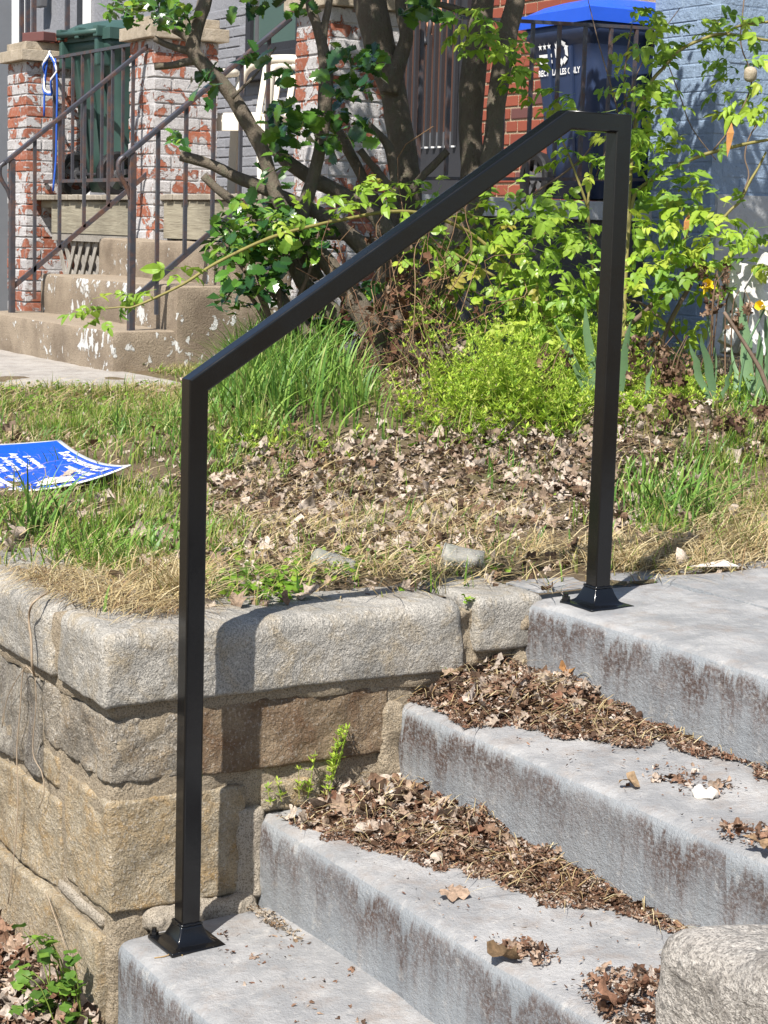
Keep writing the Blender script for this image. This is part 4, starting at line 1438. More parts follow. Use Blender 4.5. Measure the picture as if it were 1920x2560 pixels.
# longer rank grass
d = dens([(640, 1010, 130, 120, 0.55), (740, 970, 110, 90, 0.5), (860, 1020, 130, 80, 0.35), (520, 1090, 130, 150, 0.4), (250, 1090, 300, 60, 0.10), (950, 1080, 200, 60, 0.12), (300, 1380, 200, 60, 0.55), (1700, 1240, 200, 110, 0.55), (1880, 1050, 100, 100, 0.4), (470, 1330, 60, 90, 0.5), (1250, 1190, 60, 60, 0.12)], 0.004)
m_ = R_.random(len(qx)) < d * near * 0.30
b_ = PC[m_]
n_ = len(b_)
tall = np.clip(1.25 - ((qx[m_] - 720) / 230) ** 2 - ((qy[m_] - 1000) / 150) ** 2, 0.30, 1)
hh = R_.uniform(0.10, 0.34, n_) * tall
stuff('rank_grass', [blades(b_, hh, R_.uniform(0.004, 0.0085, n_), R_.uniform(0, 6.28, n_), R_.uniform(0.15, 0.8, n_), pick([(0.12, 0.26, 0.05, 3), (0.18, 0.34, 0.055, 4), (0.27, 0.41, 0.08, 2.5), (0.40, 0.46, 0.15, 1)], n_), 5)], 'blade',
      'long dark green rank grass leaning in the bed below the holly', 'grass')

# straw lying on the ground
d = dens([(200, 1500, 320, 70, 1.0), (420, 1480, 120, 80, 1.0), (1600, 1400, 420, 50, 1.0), (1850, 1300, 160, 110, 0.8), (900, 1440, 500, 40, 0.5), (900, 1280, 560, 140, 0.6), (220, 1000, 460, 120, 0.55), (1560, 1130, 260, 60, 0.4)], 0.13)
m_ = R_.random(len(qx)) < d * near * 0.38 * np.clip(patch + 0.1, 0.35, 1.2)
b_ = PC[m_] + np.array((0, 0, 0.004))
n_ = len(b_)
b_[:, 2] += R_.uniform(0, 0.02, n_)
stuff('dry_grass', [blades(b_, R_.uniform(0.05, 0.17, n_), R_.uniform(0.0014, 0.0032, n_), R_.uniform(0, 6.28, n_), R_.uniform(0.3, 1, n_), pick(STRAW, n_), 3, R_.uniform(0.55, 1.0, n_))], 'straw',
      'dry straw coloured grass lying flat over the soil', 'dry grass')

# leaf litter on the lawn
d = dens([(960, 1230, 560, 170, 1.0), (1250, 1160, 300, 110, 1.0), (380, 1300, 160, 110, 0.5), (1500, 1180, 300, 160, 0.8), (1850, 1050, 150, 120, 0.7), (560, 1400, 200, 60, 0.35), (1180, 960, 200, 60, 0.6)], 0.05)
m_ = R_.random(len(qx)) < d * near * 0.115 * np.clip(patch * 1.4 + 0.2, 0.2, 1.5)
b_ = PC[m_] + np.array((0, 0, 0.008))
n_ = len(b_)
L1 = scatter(LEAF, b_ + np.stack([0 * b_[:, 0], 0 * b_[:, 0], R_.uniform(0, 0.018, n_)], 1), R_.uniform(0.020, 0.054, n_) * R_.uniform(0.6, 1.25, n_), np.full(n_, 1.5), pick(TAN, n_))
m_ = R_.random(len(qx)) < d * near * 0.45
b_ = PC[m_] + np.array((0, 0, 0.006))
n_ = len(b_)
L2 = scatter(FRAG, b_, R_.uniform(0.012, 0.035, n_), np.full(n_, 0.6), pick(TAN, n_))
stuff('leaf_litter', [L1, L2], 'litter', 'dry curled tan leaves scattered thickly over the bare middle of the garden', 'leaf litter')

# ================================================================== shrubs and trees
def leaf_mesh(name, outline, mat, fold=0.25, bow=0.15, ring=True):
    """outline: half outline [(x, halfwidth)], along +X; folded on the midrib"""
    V, F = [], []
    n = len(outline)
    for x, hw in outline:
        V.append((x, 0, -bow * x * x * 8))
    for sgn in (1, -1):
        for x, hw in outline:
            V.append((x, sgn * hw, fold * hw - bow * x * x * 8))
    for k in range(n - 1):
        F.append((k, k + 1, n + k + 1, n + k))
        F.append((k + 1, k, 2 * n + k, 2 * n + k + 1))
    me = bpy.data.meshes.new(name)
    me.from_pydata(V, [], F)
    me.materials.append(MAT[mat])
    me.update()
    return me


def holly_out(L, W):
    o = [(0, 0.0015)]
    for k in range(4):
        t = (k + 0.55) / 4.6
        o.append((L * (t - 0.07), W * (0.30 + 0.12 * math.sin(math.pi * t))))
        o.append((L * t, W * (0.58 if k in (1, 2) else 0.48)))
    o.append((L * 0.90, W * 0.16))
    o.append((L, 0.0004))
    return o


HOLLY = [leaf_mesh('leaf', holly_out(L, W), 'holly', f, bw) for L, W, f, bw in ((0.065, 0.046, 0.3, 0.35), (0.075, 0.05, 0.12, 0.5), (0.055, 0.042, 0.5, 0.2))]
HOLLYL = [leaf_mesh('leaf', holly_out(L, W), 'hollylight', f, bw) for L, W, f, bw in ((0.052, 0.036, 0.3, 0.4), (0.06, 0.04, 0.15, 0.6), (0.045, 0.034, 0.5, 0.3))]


def rose_mesh(seed, nl=7):
    rr = random.Random(seed)
    V, F = [], []

    def leaflet(p, ang, L):
        L *= rr.uniform(0.8, 1.15)
        W = L * rr.uniform(0.56, 0.74)
        fold, bow = rr.uniform(0.05, 0.75), rr.uniform(0.05, 0.8)
        out = [(0.0, 0.02), (0.2, 0.36), (0.48, 0.5), (0.78, 0.36), (1.0, 0.01)]
        n0 = len(V)
        ca, sa = math.cos(ang), math.sin(ang)
        tl = rr.uniform(-0.35, 0.25)
        for s_ in (0, 1, -1):
            for t, hw in out:
                x, y, z = t * L, s_ * hw * W, (fold * hw * W if s_ else 0) - bow * L * t * t + tl * L * t
                V.append((p[0] + ca * x - sa * y, p[1] + sa * x + ca * y, p[2] + z))
        for k in range(4):
            F.append((n0 + k, n0 + k + 1, n0 + 5 + k + 1, n0 + 5 + k))
            F.append((n0 + k + 1, n0 + k, n0 + 10 + k, n0 + 10 + k + 1))

    RL = 0.030 * (nl - 1) / 2 * 0.9 + 0.012
    droop = rr.uniform(0.0, 0.5)
    zf = lambda x: -droop * x * x * 8
    leaflet((RL, 0, zf(RL)), 0, rr.uniform(0.042, 0.052))
    for k in range((nl - 1) // 2):
        x = RL - 0.010 - 0.026 * k
        for s_ in (1, -1):
            leaflet((x, 0, zf(x)), s_ * rr.uniform(0.75, 1.15), rr.uniform(0.034, 0.048) * (1 - 0.08 * k))
    n0 = len(V)
    for x in (-0.012, RL):
        for y, z in ((-0.0008, 0), (0.0008, 0), (0, 0.0012)):
            V.append((x, y, zf(max(x, 0)) + z))
    F += [(n0, n0 + 1, n0 + 4, n0 + 3), (n0 + 1, n0 + 2, n0 + 5, n0 + 4), (n0 + 2, n0, n0 + 3, n0 + 5)]
    me = bpy.data.meshes.new('leaf')
    me.from_pydata(V, [], F)
    me.materials.append(MAT['rose'])
    me.update()
    return me


ROSE = [rose_mesh(k, n) for k, n in enumerate((5, 7, 5, 7, 5, 3, 7, 5, 3, 5))]
SUNV = np.array(sun_pos)


BAG = {}


def place_leaf(parent, meshes, p, d=None, n=None, sc=1.0, spread=0.7, rng=R_):
    """leaf at p growing along d with its face near n"""
    if n is None:
        n = np.array((0, 0, 0.8)) + 0.35 * SUNV - 0.15 * FW + spread * rng.normal(size=3)
    if d is None:
        d = rng.normal(size=3)
        d[2] -= 0.2
    n = n / np.linalg.norm(n)
    d = d - n * (d @ n)
    d /= np.linalg.norm(d) + 1e-9
    y = np.cross(n, d)
    Mx = Matrix(((d[0], y[0], n[0]), (d[1], y[1], n[1]), (d[2], y[2], n[2])))
    me = meshes[rng.integers(0, len(meshes))]
    bag = BAG.setdefault(parent.name, [0, []])
    bag[0] += 1
    if bag[0] > 300:          # past the limit: joined into one part
        R3 = np.array(Mx) * sc
        V = np.array([v.co[:] for v in me.vertices]) @ R3.T + p
        bag[1].append((V, [tuple(q.vertices) for q in me.polygons]))
        return None
    return link('leaf', me, parent, tuple(p), Mx.to_euler(), (sc, sc, sc), True)


def flush_bag(parent, mat, pal):
    bag = BAG.get(parent.name)
    if not bag or not bag[1]:
        return
    b = MB()
    cols = pick(pal, len(bag[1]), 0.2)
    for (V, F), c in zip(bag[1], cols):
        b.add(V, F, tuple(c))
    tag(b.build('foliage', mat, parent), None, None, None, 'stuff')


def px_poly(pts, dep):
    """[(px,py)] or [(px,py,dep)] to world points"""
    return [at(p[0], p[1], p[2] if len(p) > 2 else dep) for p in pts]


HD = 7.3
holly = thing('holly_tree', 'multi trunked holly tree with dark spiny leaves beside the porch steps', 'tree', tuple(at(985, 1000, HD) * np.array((1, 1, 0)) + np.array((0, 0, 0.78))))


def limb(name, pts, rpx, dep, n=10, parent=holly, mat='bark', sm=4, rough=0.12):
    P = px_poly(pts, dep)
    dd = [(p[2] if len(p) > 2 else dep) for p in pts]
    if not isinstance(rpx, (list, tuple)):
        rpx = [rpx] * len(pts)
    rad = [r * d / FPX for r, d in zip(rpx, dd)]
    if name in ('cane', 'stem', 'trunk', 'limb'):          # root it in the ground
        for end in (0, -1):
            q = P[end]
            g = float(gz(q[0], q[1]))
            if g + 0.02 < q[2] < 1.02 and q[2] == min(P[0][2], P[-1][2]):
                foot = np.array((q[0], q[1], g - 0.03))
                P = [foot] + P if end == 0 else P + [foot]
                rad = [rad[0]] + rad if end == 0 else rad + [rad[-1]]
                break
    return MB().tube(P, rad, n, sm, rough).build(name, mat, parent, True)


limb('trunk', [(905, -160), (925, 0), (949, 116), (983, 231), (1003, 347), (1016, 444), (1005, 560), (990, 700), (985, 860), (985, 1010)], [40, 42, 38, 34, 34, 36, 48, 54, 60, 70], HD, 14)
limb('trunk', [(1225, -160), (1207, 0), (1192, 116), (1180, 231), (1176, 347), (1178, 424), (1160, 520), (1110, 640), (1050, 780), (1010, 960)], [28, 29, 32, 32, 30, 28, 30, 32, 36, 40], HD - 0.1, 12)
limb('trunk', [(1300, -160), (1290, -10), (1275, 60), (1258, 150), (1240, 270), (1230, 370), (1205, 480), (1130, 640), (1060, 800)], [22, 24, 26, 25, 24, 24, 24, 26, 30], HD - 0.2, 10)
limb('limb', [(995, -80), (1003, 30), (1016, 90), (1002, 142), (985, 190), (975, 235)], [12, 14, 16, 18, 22, 22], HD - 0.05)
limb('limb', [(771, -60), (775, 10), (790, 58), (806, 116), (815, 174), (813, 251), (806, 328), (794, 397), (783, 444), (763, 509), (748, 600), (790, 700)], [11, 12, 13, 14, 18, 18, 17, 16, 15, 18, 20, 24], HD - 0.45)
limb('limb', [(830, -40), (821, 19), (811, 66), (806, 112)], [8, 9, 10, 11], HD - 0.45)
limb('limb', [(520, -80), (513, 0), (490, 77), (484, 127), (513, 166), (571, 228), (620, 309), (656, 374), (674, 434), (688, 479), (707, 523), (764, 592), (802, 637), (850, 700), (930, 830)], [16, 17, 17, 19, 20, 19, 20, 18, 17, 17, 18, 21, 22, 26, 34], HD - 0.55)
limb('limb', [(612, 300), (640, 330), (683, 371), (719, 404), (779, 446), (862, 488), (940, 540), (990, 620)], [17, 16, 16, 17, 18, 19, 22, 26], HD - 0.35)
limb('limb', [(451, 390), (500, 402), (540, 417), (594, 443), (665, 473), (749, 511), (840, 560), (930, 640)], [13, 14, 14, 15, 16, 17, 20, 24], HD - 0.4)
limb('limb', [(509, 440), (540, 470), (571, 494), (625, 540), (690, 600), (730, 660), (770, 720), (850, 800)], [10, 11, 12, 13, 15, 18, 22, 26], HD - 0.5)
limb('limb', [(386, 166), (430, 163), (478, 153), (505, 158)], [8, 9, 10, 12], HD - 0.55)
limb('limb', [(386, 96), (417, 112), (455, 124), (486, 130)], [8, 8, 9, 11], HD - 0.55)
limb('limb', [(432, 74), (460, 90), (485, 112)], [8, 9, 10], HD - 0.55)
limb('limb', [(830, 300), (870, 374), (900, 430), (925, 480), (965, 560)], [11, 14, 14, 15, 18], HD - 0.2)
limb('limb', [(905, 300), (945, 335), (972, 370), (985, 444), (990, 500)], [9, 10, 11, 12, 14], HD - 0.25)
limb('limb', [(900, 375), (935, 420), (968, 462), (985, 520)], [9, 10, 11, 14], HD - 0.25)
limb('limb', [(1118, 378), (1085, 412), (1053, 444), (1020, 490)], [9, 9, 10, 13], HD - 0.15)
limb('limb', [(806, 592), (860, 594), (933, 603), (985, 620)], [7, 8, 9, 12], HD - 0.2)
limb('limb', [(683, 723), (700, 745), (730, 790), (800, 870)], [15, 17, 19, 24], HD - 0.55)
limb('limb', [(1026, 10), (1070, 6), (1110, 14), (1175, 32)], [7, 8, 8, 10], HD - 0.12)
limb('limb', [(580, 245), (600, 225), (640, 185), (665, 150), (690, 118)], [6, 4, 3, 2.6, 2], HD - 0.6, 6)

# visible holly leaves by sprig: (px, py, radius px x, radius px y, count, light?, depth)
SPR = [(385, 25, 80, 45, 95, 1, -0.6), (300, 20, 40, 25, 26, 1, -0.6), (455, 40, 60, 40, 50, 1, -0.55), (515, 215, 40, 40, 14, 0, -0.65), (650, 160, 45, 45, 12, 0, -0.65), (440, 355, 25, 30, 12, 1, -0.6), (720, 300, 60, 60, 34, 0, -0.6),
       (870, 190, 70, 80, 60, 0, -0.5), (840, 330, 80, 55, 44, 0, -0.5), (700, 200, 20, 90, 10, 0, -0.55), (770, 20, 50, 25, 14, 1, -0.5), (1060, 30, 50, 28, 24, 0, -0.35), (700, 430, 45, 50, 20, 1, -0.6), (930, 150, 30, 40, 12, 0, -0.5), (640, 10, 60, 20, 16, 0, -0.4)]
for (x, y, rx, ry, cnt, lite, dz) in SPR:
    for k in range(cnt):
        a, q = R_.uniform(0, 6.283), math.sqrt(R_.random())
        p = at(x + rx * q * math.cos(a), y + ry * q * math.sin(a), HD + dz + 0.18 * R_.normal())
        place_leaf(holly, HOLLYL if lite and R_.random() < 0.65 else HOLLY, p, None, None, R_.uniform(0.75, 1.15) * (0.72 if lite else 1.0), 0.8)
flush_bag(holly, 'hollycol', [(0.03, 0.085, 0.02, 3), (0.06, 0.14, 0.02, 2), (0.12, 0.24, 0.03, 2)])


def crown(name, parent, C0, rad, cnt, tpl, size, pal, mat='hollycol', hole=0.0, seed=3):
    rng = np.random.default_rng(seed)
    P = rng.normal(size=(cnt, 3))
    P /= np.linalg.norm(P, axis=1)[:, None]
    P = np.array(C0) + P * np.array(rad) * rng.random((cnt, 1)) ** 0.45
    P = P[fbm(P, 2.6, 2, seed + 5) > -0.18 + hole]
    V, F, C = scatter(tpl, P, rng.uniform(size * 0.8, size * 1.2, len(P)), np.full(len(P), 1.1), pick(pal, len(P)), rng)
    o = link(name, npmesh(name, V, F, mat, C), parent, world=True)
    tag(o, None, None, None, 'stuff')
    return o


def leaf3(L, W, n=3):
    V = [(0, 0, 0), (L * .5, W, .12 * L), (L, 0, -.1 * L), (L * .5, -W, .12 * L), (L * 0.5, 0, 0)]
    return np.array(V), np.array([(0, 1, 4), (1, 2, 4), (2, 3, 4), (3, 0, 4)])


HT = [leaf3(1, 0.32), leaf3(1, 0.38)]
HPAL = [(0.018, 0.06, 0.018, 3), (0.03, 0.085, 0.02, 3), (0.06, 0.14, 0.02, 1.5), (0.12, 0.22, 0.03, 0.6)]
crown('crown', holly, (-2.45, 1.75, 3.35), (1.30, 1.2, 0.62), 9500, HT, 0.065, HPAL, 'hollycol', -0.1, 3)
crown('crown', holly, (-3.0, 2.7, 3.2), (1.1, 1.0, 0.5), 5000, HT, 0.065, HPAL, 'hollycol', -0.05, 4)

crown('crown', holly, (-3.35, 3.45, 3.25), (0.75, 0.6, 0.42), 3200, HT, 0.065, HPAL, 'hollycol', -0.2, 6)  # extra leaf mass out of view, added to shade the blue wall

# ------------------------------------------------------------------ low sunlit holly shrub at the foot of the limbs
hs = thing('holly_shrub', 'low glossy bright green holly shrub in front of the porch steps', 'shrub', tuple(at(700, 1000, 6.6) * np.array((1, 1, 0)) + np.array((0, 0, 0.72))))
stems = [[(690, 900), (670, 780), (640, 680), (600, 590)], [(700, 900), (700, 760), (690, 640), (720, 520)], [(690, 880), (640, 760), (590, 720), (560, 760)], [(700, 880), (740, 760), (780, 660), (800, 560)], [(700, 880), (640, 720), (570, 620), (545, 540)]]
for st in stems:
    limb('stem', st, [7, 6, 4, 2], 6.7, 6, hs, 'canedk', 4, 0.05)
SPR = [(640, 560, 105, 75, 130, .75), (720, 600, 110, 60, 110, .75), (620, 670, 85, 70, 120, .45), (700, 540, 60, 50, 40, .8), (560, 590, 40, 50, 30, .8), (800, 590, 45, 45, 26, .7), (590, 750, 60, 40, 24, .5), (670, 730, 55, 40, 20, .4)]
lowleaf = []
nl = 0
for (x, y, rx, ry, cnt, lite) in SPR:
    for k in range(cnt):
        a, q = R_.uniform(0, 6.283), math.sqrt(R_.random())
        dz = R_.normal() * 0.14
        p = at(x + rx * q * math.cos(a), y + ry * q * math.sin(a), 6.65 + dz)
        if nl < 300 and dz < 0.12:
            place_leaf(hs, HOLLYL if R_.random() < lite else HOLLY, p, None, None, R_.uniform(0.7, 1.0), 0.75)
            nl += 1
        else:
            lowleaf.append(p)
P = np.array(lowleaf)
V, F, C = scatter(HT, P, R_.uniform(0.04, 0.055, len(P)), np.full(len(P), 0.9), pick(HPAL, len(P)))
tag(link('foliage', npmesh('foliage', V, F, 'hollycol', C), hs, world=True), None, None, None, 'stuff')
# second, darker low holly right of the post base of the tree
hs2 = thing('holly_shrub', 'small dark holly seedling showing under the sloped rail, right of the trunk base', 'shrub', tuple(at(830, 1000, 6.9) * np.array((1, 1, 0)) + np.array((0, 0, 0.75))))
limb('stem', [(840, 960), (850, 880), (840, 800)], [5, 4, 2], 6.9, 6, hs2, 'canedk', 3, 0.05)
limb('stem', [(840, 960), (880, 880), (910, 800)], [5, 4, 2], 6.9, 6, hs2, 'canedk', 3, 0.05)
for (x, y, rx, ry, cnt) in ((820, 830, 70, 60, 46), (900, 790, 50, 60, 34), (770, 870, 40, 40, 16), (930, 740, 25, 35, 8)):
    for k in range(cnt):
        a, q = R_.uniform(0, 6.283), math.sqrt(R_.random())
        p = at(x + rx * q * math.cos(a), y + ry * q * math.sin(a), 6.9 + R_.normal() * 0.1)
        place_leaf(hs2, HOLLYL if R_.random() < 0.4 else HOLLY, p, None, None, R_.uniform(0.8, 1.1), 0.75)

# ------------------------------------------------------------------ rose
RD = 6.7
rose = thing('rose_bush', 'sprawling rose bush with lime green leaflets on arching yellow canes at the right', 'shrub', tuple(at(1560, 1000, RD) * np.array((1, 1, 0)) + np.array((0, 0, 0.8))))
CANES = [([(225, 775, 6.0), (300, 768, 6.0), (340, 765, 6.0), (455, 712, 6.05), (540, 658, 6.1), (674, 595, 6.2), (794, 562, 6.3), (868, 547, 6.4), (975, 529, 6.5), (1080, 540, 6.6), (1200, 600), (1330, 740), (1430, 960)], [2, 3, 4, 5, 5.5, 6, 6, 6, 6.5, 7, 7.5, 8, 9], 'cane'),
         ([(1940, 104), (1812, 85), (1762, 96), (1704, 123), (1658, 170), (1627, 208), (1590, 300), (1578, 420), (1570, 560), (1560, 760), (1556, 980)], [5, 5.5, 6, 6, 6, 6.5, 6, 6.5, 7, 8, 9], 'cane'),
         ([(1812, 85), (1851, 64), (1940, 52)], [5, 4.5, 4], 'cane'),
         ([(1940, 346), (1859, 361), (1762, 386), (1704, 409), (1647, 440), (1600, 471), (1580, 510), (1566, 640), (1560, 820), (1558, 980)], [5, 6, 6.5, 7, 7, 7, 7, 8, 9, 10], 'cane'),
         ([(1915, 380), (1897, 417), (1874, 455), (1851, 502), (1820, 532), (1770, 600), (1720, 720), (1650, 860), (1600, 980)], [4, 4.5, 5, 5, 5, 6, 6, 7, 8], 'cane'),
         ([(1762, 643), (1704, 689), (1658, 735), (1600, 790), (1565, 830), (1550, 960)], [8, 9, 9, 9, 10, 11], 'canedk'),
         ([(1760, 640), (1724, 716), (1693, 770), (1665, 830), (1620, 960)], [7, 8, 8, 8, 9], 'canedk'),
         ([(1561, 747), (1615, 766), (1677, 824), (1720, 900)], [5, 5, 4, 3], 'canedk'),
         ([(1940, 260), (1880, 330), (1862, 390), (1872, 440), (1850, 500)], [3, 3, 3, 3, 3], 'canedk'),
         ([(1150, 520), (1210, 560), (1240, 600), (1330, 700), (1420, 860), (1440, 980)], [5, 5, 6, 7, 8, 9], 'cane'),
         ([(1080, 600), (1180, 660), (1280, 720), (1380, 820), (1440, 980)], [4, 5, 6, 7, 8], 'cane'),
         ([(1480, 410), (1470, 520), (1480, 640), (1500, 800), (1520, 960)], [4, 5, 6, 7, 8], 'cane'),
         ([(1360, 290), (1395, 330), (1430, 410), (1470, 520)], [2, 3, 4, 5], 'cane'),
         ([(1670, 160), (1700, 240), (1730, 320), (1790, 400)], [2, 2, 2, 2], 'canedk'),
         ([(1580, 60), (1560, 200), (1570, 320), (1550, 460)], [3, 3, 4, 4], 'canedk'),
         ([(1470, 0), (1500, 120), (1540, 260), (1560, 380)], [1.5, 2, 2.5, 3], 'canedk'),
         ([(1700, 20), (1620, 130), (1570, 240), (1490, 440)], [1.5, 2, 2, 2.5], 'canedk'),
         ([(1860, 0), (1852, 110), (1880, 200), (1840, 300), (1780, 380)], [2.5, 2.5, 3, 3, 3], 'canedk'),
         ([(1240, 560), (1340, 480), (1400, 440), (1460, 390), (1500, 330)], [4, 4, 4, 3, 3], 'canedk')]
for pts, r, mt in CANES:
    limb('cane', pts, [q * 0.72 for q in r], RD, 6, rose, mt, 4, 0.06)
CL = [(260, 770, 60, 35, 9, 6.0), (350, 740, 60, 30, 6, 6.05), (470, 690, 60, 30, 4, 6.05), (600, 610, 60, 30, 4, 6.15), (730, 555, 60, 35, 7, 6.3), (840, 520, 60, 40, 8, 6.4), (900, 480, 60, 35, 8, 6.45), (1010, 480, 60, 40, 9, 6.5), (1085, 480, 40, 30, 4, 6.5),
      (1120, 590, 70, 60, 12, 6.6), (1100, 680, 60, 70, 8, 6.6), (1240, 540, 80, 60, 16, 6.6), (1290, 520, 70, 60, 12, 6.55), (1330, 620, 100, 90, 30, 6.55), (1410, 560, 80, 80, 22, 6.6), (1370, 720, 90, 80, 24, 6.5), (1460, 660, 60, 90, 20, 6.6), (1240, 680, 70, 60, 12, 6.6),
      (1590, 60, 60, 50, 10, 6.7), (1620, 110, 70, 50, 10, 6.7), (1560, 210, 70, 60, 15, 6.65), (1590, 300, 70, 80, 20, 6.6), (1640, 250, 60, 50, 11, 6.6), (1640, 380, 70, 60, 17, 6.6), (1560, 400, 45, 80, 10, 6.65), (1680, 440, 60, 40, 9, 6.6), (1760, 110, 80, 50, 11, 6.7), (1810, 80, 50, 50, 8, 6.7),
      (1860, 200, 60, 60, 13, 6.7), (1890, 270, 50, 60, 12, 6.7), (1820, 300, 50, 60, 6, 6.7), (1880, 60, 50, 40, 6, 6.7), (1720, 580, 100, 60, 26, 6.55), (1830, 560, 80, 60, 15, 6.6), (1640, 640, 90, 60, 22, 6.55), (1700, 680, 80, 60, 14, 6.55), (1620, 720, 60, 60, 13, 6.55), (1600, 560, 40, 60, 6, 6.6), (1900, 620, 50, 60, 9, 6.6), (1740, 490, 70, 50, 8, 6.6),
      (1210, 60, 70, 45, 12, 6.75), (1250, 130, 60, 60, 12, 6.75), (1310, 190, 45, 50, 8, 6.75), (1390, 240, 50, 40, 7, 6.7), (1200, 100, 45, 45, 7, 6.75), (1420, 370, 40, 40, 6, 6.65), (1490, 400, 40, 30, 5, 6.65), (1450, 820, 60, 50, 9, 6.4), (1330, 830, 60, 40, 7, 6.4)]
for (x, y, rx, ry, cnt, dd) in CL:
    for k in range(int(cnt * (1.0 if x < 1130 else 1.2) + 0.5)):
        a, q = R_.uniform(0, 6.283), math.sqrt(R_.random())
        p = at(x + rx * q * math.cos(a), y + ry * q * math.sin(a), dd + 0.10 * R_.normal())
        place_leaf(rose, ROSE, p, None, None, R_.uniform(0.62, 0.98), 0.5)
for (x, y, rx, ry, cnt, dd) in [(1250, 780, 160, 60, 26, 6.75), (1420, 770, 110, 70, 24, 6.8), (1150, 740, 90, 70, 12, 6.85), (1600, 820, 80, 60, 12, 6.8), (1700, 800, 90, 60, 8, 6.85), (1820, 660, 70, 60, 10, 6.7), (1300, 600, 160, 90, 18, 6.85), (1650, 520, 120, 60, 16, 6.85), (1080, 640, 110, 80, 20, 6.8)]:
    for k in range(cnt):
        a, q = R_.uniform(0, 6.283), math.sqrt(R_.random())
        p = at(x + rx * q * math.cos(a), y + ry * q * math.sin(a), dd + 0.12 * R_.normal())
        place_leaf(rose, ROSE, p, None, None, R_.uniform(0.8, 1.2), 0.6)
flush_bag(rose, 'weed', [(0.24, 0.40, 0.05, 3), (0.34, 0.50, 0.05, 3), (0.18, 0.33, 0.05, 2), (0.42, 0.52, 0.07, 2)])
# dry rose hip and orange scraps caught in the canes
for k, (x, y, L, lab) in enumerate(((1823, 350, 88, 'narrow orange scrap hanging high in the rose canes'), (1716, 570, 80, 'narrow orange scrap caught low in the rose, left of the grey parging'))):
    P0, P1 = at(x + 6, y - L / 2, RD - 0.1), at(x - 5, y + L / 2, RD - 0.1)
    side = RT * 0.012
    V = [P0, P0 * 0.7 + P1 * 0.3 - side, P0 * 0.7 + P1 * 0.3 + side - FW * 0.006, P0 * 0.4 + P1 * 0.6 - side * .8, P0 * 0.4 + P1 * 0.6 + side * .8 + FW * 0.005, P1]
    o = MB().add(V, [(0, 1, 2), (1, 3, 4, 2), (3, 5, 4)]).build('orange_scrap', 'orange')
    tag(o, lab, 'scrap')
V, F = rbox((-0.022, -0.022, -0.028), (0.022, 0.022, 0.028), 0.021, 0.008, 0.002, 30, 4)
o = link('dry_pod', npmesh('dry_pod', V, F, 'capstone_tan', smooth=True), None, tuple(at(1876, 186, RD - 0.1)), (0.2, 0.3, 0))
tag(o, 'round tan dry pod hanging at the upper right in the rose', 'seed pod')

# ------------------------------------------------------------------ dead vine tangle between holly and rose
dv = thing('dead_vine', 'tangle of dead rusty brown vine stems and shrivelled leaves below the rail', 'dead vine', tuple(at(1000, 1020, 6.5) * np.array((1, 1, 0)) + np.array((0, 0, 0.75))))
rv = np.random.default_rng(5)
b = MB()
for k in range(70):
    x0, y0 = 1000 + rv.normal() * 110, 930 + rv.normal() * 30
    x1, y1 = 1040 + rv.normal() * 150, 640 + rv.normal() * 110
    dd = 6.55 + rv.normal() * 0.15
    pts = [at(x0, y0, dd)]
    pts.insert(0, np.array((pts[0][0] + rv.normal() * 0.02, pts[0][1] + rv.normal() * 0.02, float(gz(pts[0][0], pts[0][1])) - 0.01)))
    for j in range(1, 5):
        t = j / 5
        pts.append(at(x0 + (x1 - x0) * t + rv.normal() * 32, y0 + (y1 - y0) * t + rv.normal() * 26, dd + rv.normal() * 0.05))
    pts.append(at(x1, y1, dd))
    c = [(0.17, 0.095, 0.06), (0.25, 0.155, 0.095), (0.12, 0.07, 0.045), (0.33, 0.22, 0.13)][k % 4]
    b.tube(pts, 0.0010 + 0.0010 * rv.random(), 4, 3, 0, c, False)
b.build('stem', 'dead', dv, True)
P = np.array([at(985 + rv.normal() * 75, 790 + rv.normal() * 95, 6.5 + rv.normal() * 0.13) for _ in range(100)])
V, F, C = scatter(LEAF, P, rv.uniform(0.022, 0.05, len(P)), np.full(len(P), 2.2), pick([(0.13, 0.065, 0.04, 3), (0.18, 0.095, 0.06, 3), (0.08, 0.045, 0.03, 2), (0.28, 0.2, 0.14, 1)], len(P), 0.2, rv), rv)
tag(link('foliage', npmesh('foliage', V, F, 'dead', C), dv, world=True), None, None, None, 'stuff')


def dead_clump(label, cx, cy, rx, ry, dep, n, pal, gx, stems=14, seed=1):
    rng = np.random.default_rng(seed)
    t = thing('dead_plant', label, 'dead plant', tuple(at(cx, cy + ry, dep)))
    b = MB()
    for k in range(stems):
        x = cx + rng.normal() * rx * 0.5
        foot = at(x + rng.normal() * 10, cy + ry * 1.2, dep)
        foot[2] = min(foot[2], float(gz(foot[0], foot[1])) - 0.01)
        b.tube([foot, at(x + rng.normal() * 12, cy, dep + rng.normal() * 0.05), at(x + rng.normal() * rx * 0.5, cy - ry * 0.9, dep + rng.normal() * 0.08)], [0.003, 0.0028, 0.0015], 4, 3, 0, (0.17, 0.11, 0.07), False)
    b.build('stem', 'dead', t, True)
    n = int(n * 0.62)
    strands = rng.normal(size=(max(3, n // 12), 2)) * np.array((rx * 0.55, ry * 0.45))
    P = []
    for k in range(n):
        sx, sy = strands[k % len(strands)]
        P.append(at(cx + sx + rng.normal() * 7, cy + sy + rng.uniform(-0.35, 0.35) * ry, dep + rng.normal() * 0.10))
    P = np.array(P)
    V, F, C = scatter(LEAF, P, rng.uniform(0.014, 0.04, n), np.full(n, 2.4), pick(pal, n, 0.2, rng), rng)
    tag(link('foliage', npmesh('foliage', V, F, 'dead', C), t, world=True), None, None, None, 'stuff')


